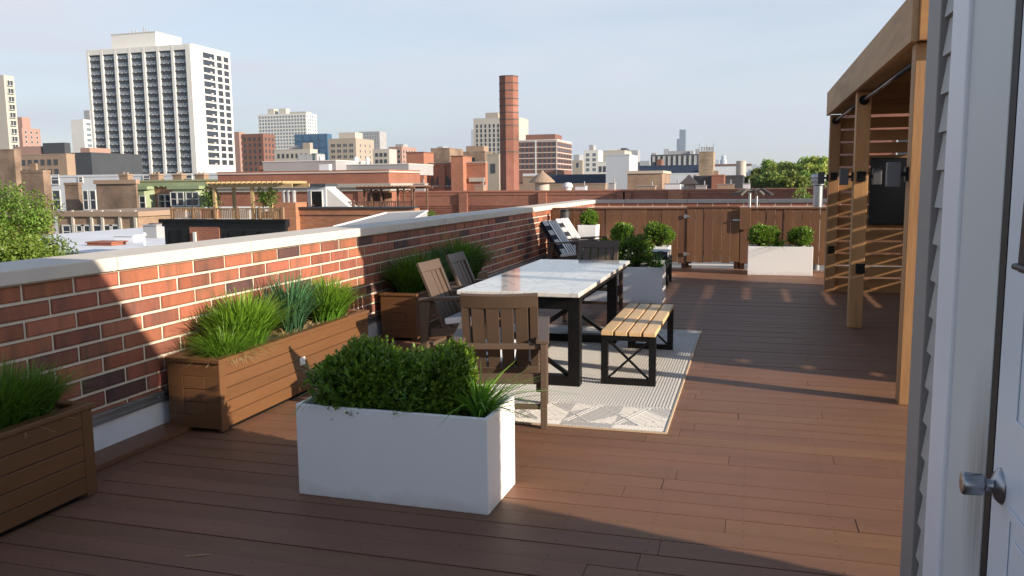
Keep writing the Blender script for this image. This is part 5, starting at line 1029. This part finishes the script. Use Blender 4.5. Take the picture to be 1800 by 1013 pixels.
# ================================================================== TREES
def tree(label, c, r, nblob, nleaf, ls, M, h_trunk, seed, group=None, tone=1.0, name='tree', trunk=.2, flat=1.0):
    g = np.random.default_rng(seed); t = thing(name, label, 'tree', (c[0], c[1], GZ), 0, group); cz = c[2]-GZ; r = np.array(r, float)
    B = g.normal(size=(nblob,3)); B /= np.linalg.norm(B, axis=1, keepdims=True); B *= (g.random((nblob,1))**.45)*.85; B[:,2] = np.where(B[:,2] < -.55, -B[:,2]*.5, B[:,2]); C = B*r+np.array([0,0,cz])
    br = g.uniform(.22,.4,nblob)[:,None]*r.mean()
    idx = g.integers(0, nblob, nleaf); d = g.normal(size=(nleaf,3)); d /= np.linalg.norm(d, axis=1, keepdims=True); P = C[idx]+d*br[idx]*(g.random((nleaf,1))**.4)*np.array([1,1,.7])
    V, F = leafquads(P, g.normal(size=(nleaf,3))+d*.5, d+g.normal(size=(nleaf,3))*.7, g.uniform(.7,1.3,nleaf)*ls, g.uniform(.5,.8,nleaf)*ls)
    bt = g.uniform(.65,1.25,nblob)[idx]*g.uniform(.75,1.25,nleaf)*tone; ye = g.uniform(.85,1.25,nblob)[idx]
    npmesh('crown', V, F, M, t, tint=np.stack([bt*ye, bt, bt*.9], 1))
    mb = MB().cyl((0,0,0), (0,0,cz-r[2]*.35), trunk, trunk*.6, n=10)
    for k in range(min(nblob, 22)): 
        a = Vector((0,0,cz-r[2]*g.uniform(.35,.9))); e = Vector(C[k]); m_ = a.lerp(e, .5)+Vector((0,0,-.05*r[2])); mb.cyl(a, m_, trunk*.3, trunk*.2, n=6, caps=False); mb.cyl(m_, e, trunk*.2, trunk*.07, n=6, caps=False)
    mb.build('trunk', M_bark, t); return t
c = atD(15, 420, 17); tree('bright spring green street tree rising at the left edge', (c.x-.3, c.y, c.z-.25), (1.42,1.5,1.45), 60, 30000, .062, M_tree, 8, 3, tone=1.0, name='street_tree', trunk=.16)
k = 0
for (px_, py_, D, rx, rz_, tn_, lab) in ((1345, 305, 190, 6, 4.0, .9, 'leftmost dark tree of the row beyond the roofs'), (1368, 303, 180, 7, 5.4, 1.15, 'tallest rounded tree of the row beyond the roofs'), (1392, 306, 170, 6.5, 4.8, 1.0, 'broad mid green tree near the middle of the row'), (1418, 303, 185, 7, 5.4, 1.1, 'bushy tree in the row behind the yellow sapling'), (1440, 304, 165, 6.5, 5.2, 1.35, 'bright green tree left of the pergola end'), (1465, 306, 175, 7, 5.4, 1.3, 'bright green tree half hidden by the pergola post'), (1322, 322, 150, 4, 2.2, .75, 'low dark bushy tree at the left foot of the row'), (1350, 322, 140, 5, 2.6, .8, 'dark lower tree in front of the tallest tree'), (1385, 322, 135, 5, 2.8, .85, 'lower dark green tree in front of the middle of the row'), (1425, 322, 140, 5.5, 3.0, .95, 'lower tree in front of the bright trees'), (1495, 306, 180, 7, 5.0, 1.2, 'tree seen through the end of the pergola'), (1460, 324, 150, 5, 2.8, .9, 'low tree right behind the vent pipe')):
    c = atD(px_, py_, D); tree(lab, (c.x, c.y, c.z), (rx*.62, rx*.62, rz_*.62), 24, 5200, .55, M_dtree, 8, 40+k, 'row of trees beyond the roofs', tn_, 'park_tree', .3); k += 1
c = atD(1408, 338, 40); tree('thin yellowish sapling in front of the long brick building', (c.x, c.y, c.z-.25), (.72,.7,.68), 16, 750, .085, M_tree, 8, 90, tone=1.15, name='sapling', trunk=.05)
c = atD(757, 374, 30); tree('small yellow green treetop just above the coping', (c.x, c.y, c.z-.2), (.3,.3,.32), 8, 420, .07, M_tree, 8, 91, tone=1.1, name='sapling', trunk=.04)

# ================================================================== AIR
hz_ = MB().box(-4500, 4500, -300, 8600, -14.5, 520)
hm = bpy.data.materials.new('haze_air'); hm.use_nodes = True; t = hm.node_tree; t.nodes.remove(t.nodes['Principled BSDF']); pv = t.nodes.new('ShaderNodeVolumePrincipled')
pv.inputs['Color'].default_value = (.70,.82,1,1); pv.inputs['Density'].default_value = .00009; pv.inputs['Anisotropy'].default_value = .2; t.links.new(pv.outputs[0], t.nodes['Material Output'].inputs['Volume'])
tag(hz_.build('haze', hm), kind='stuff')
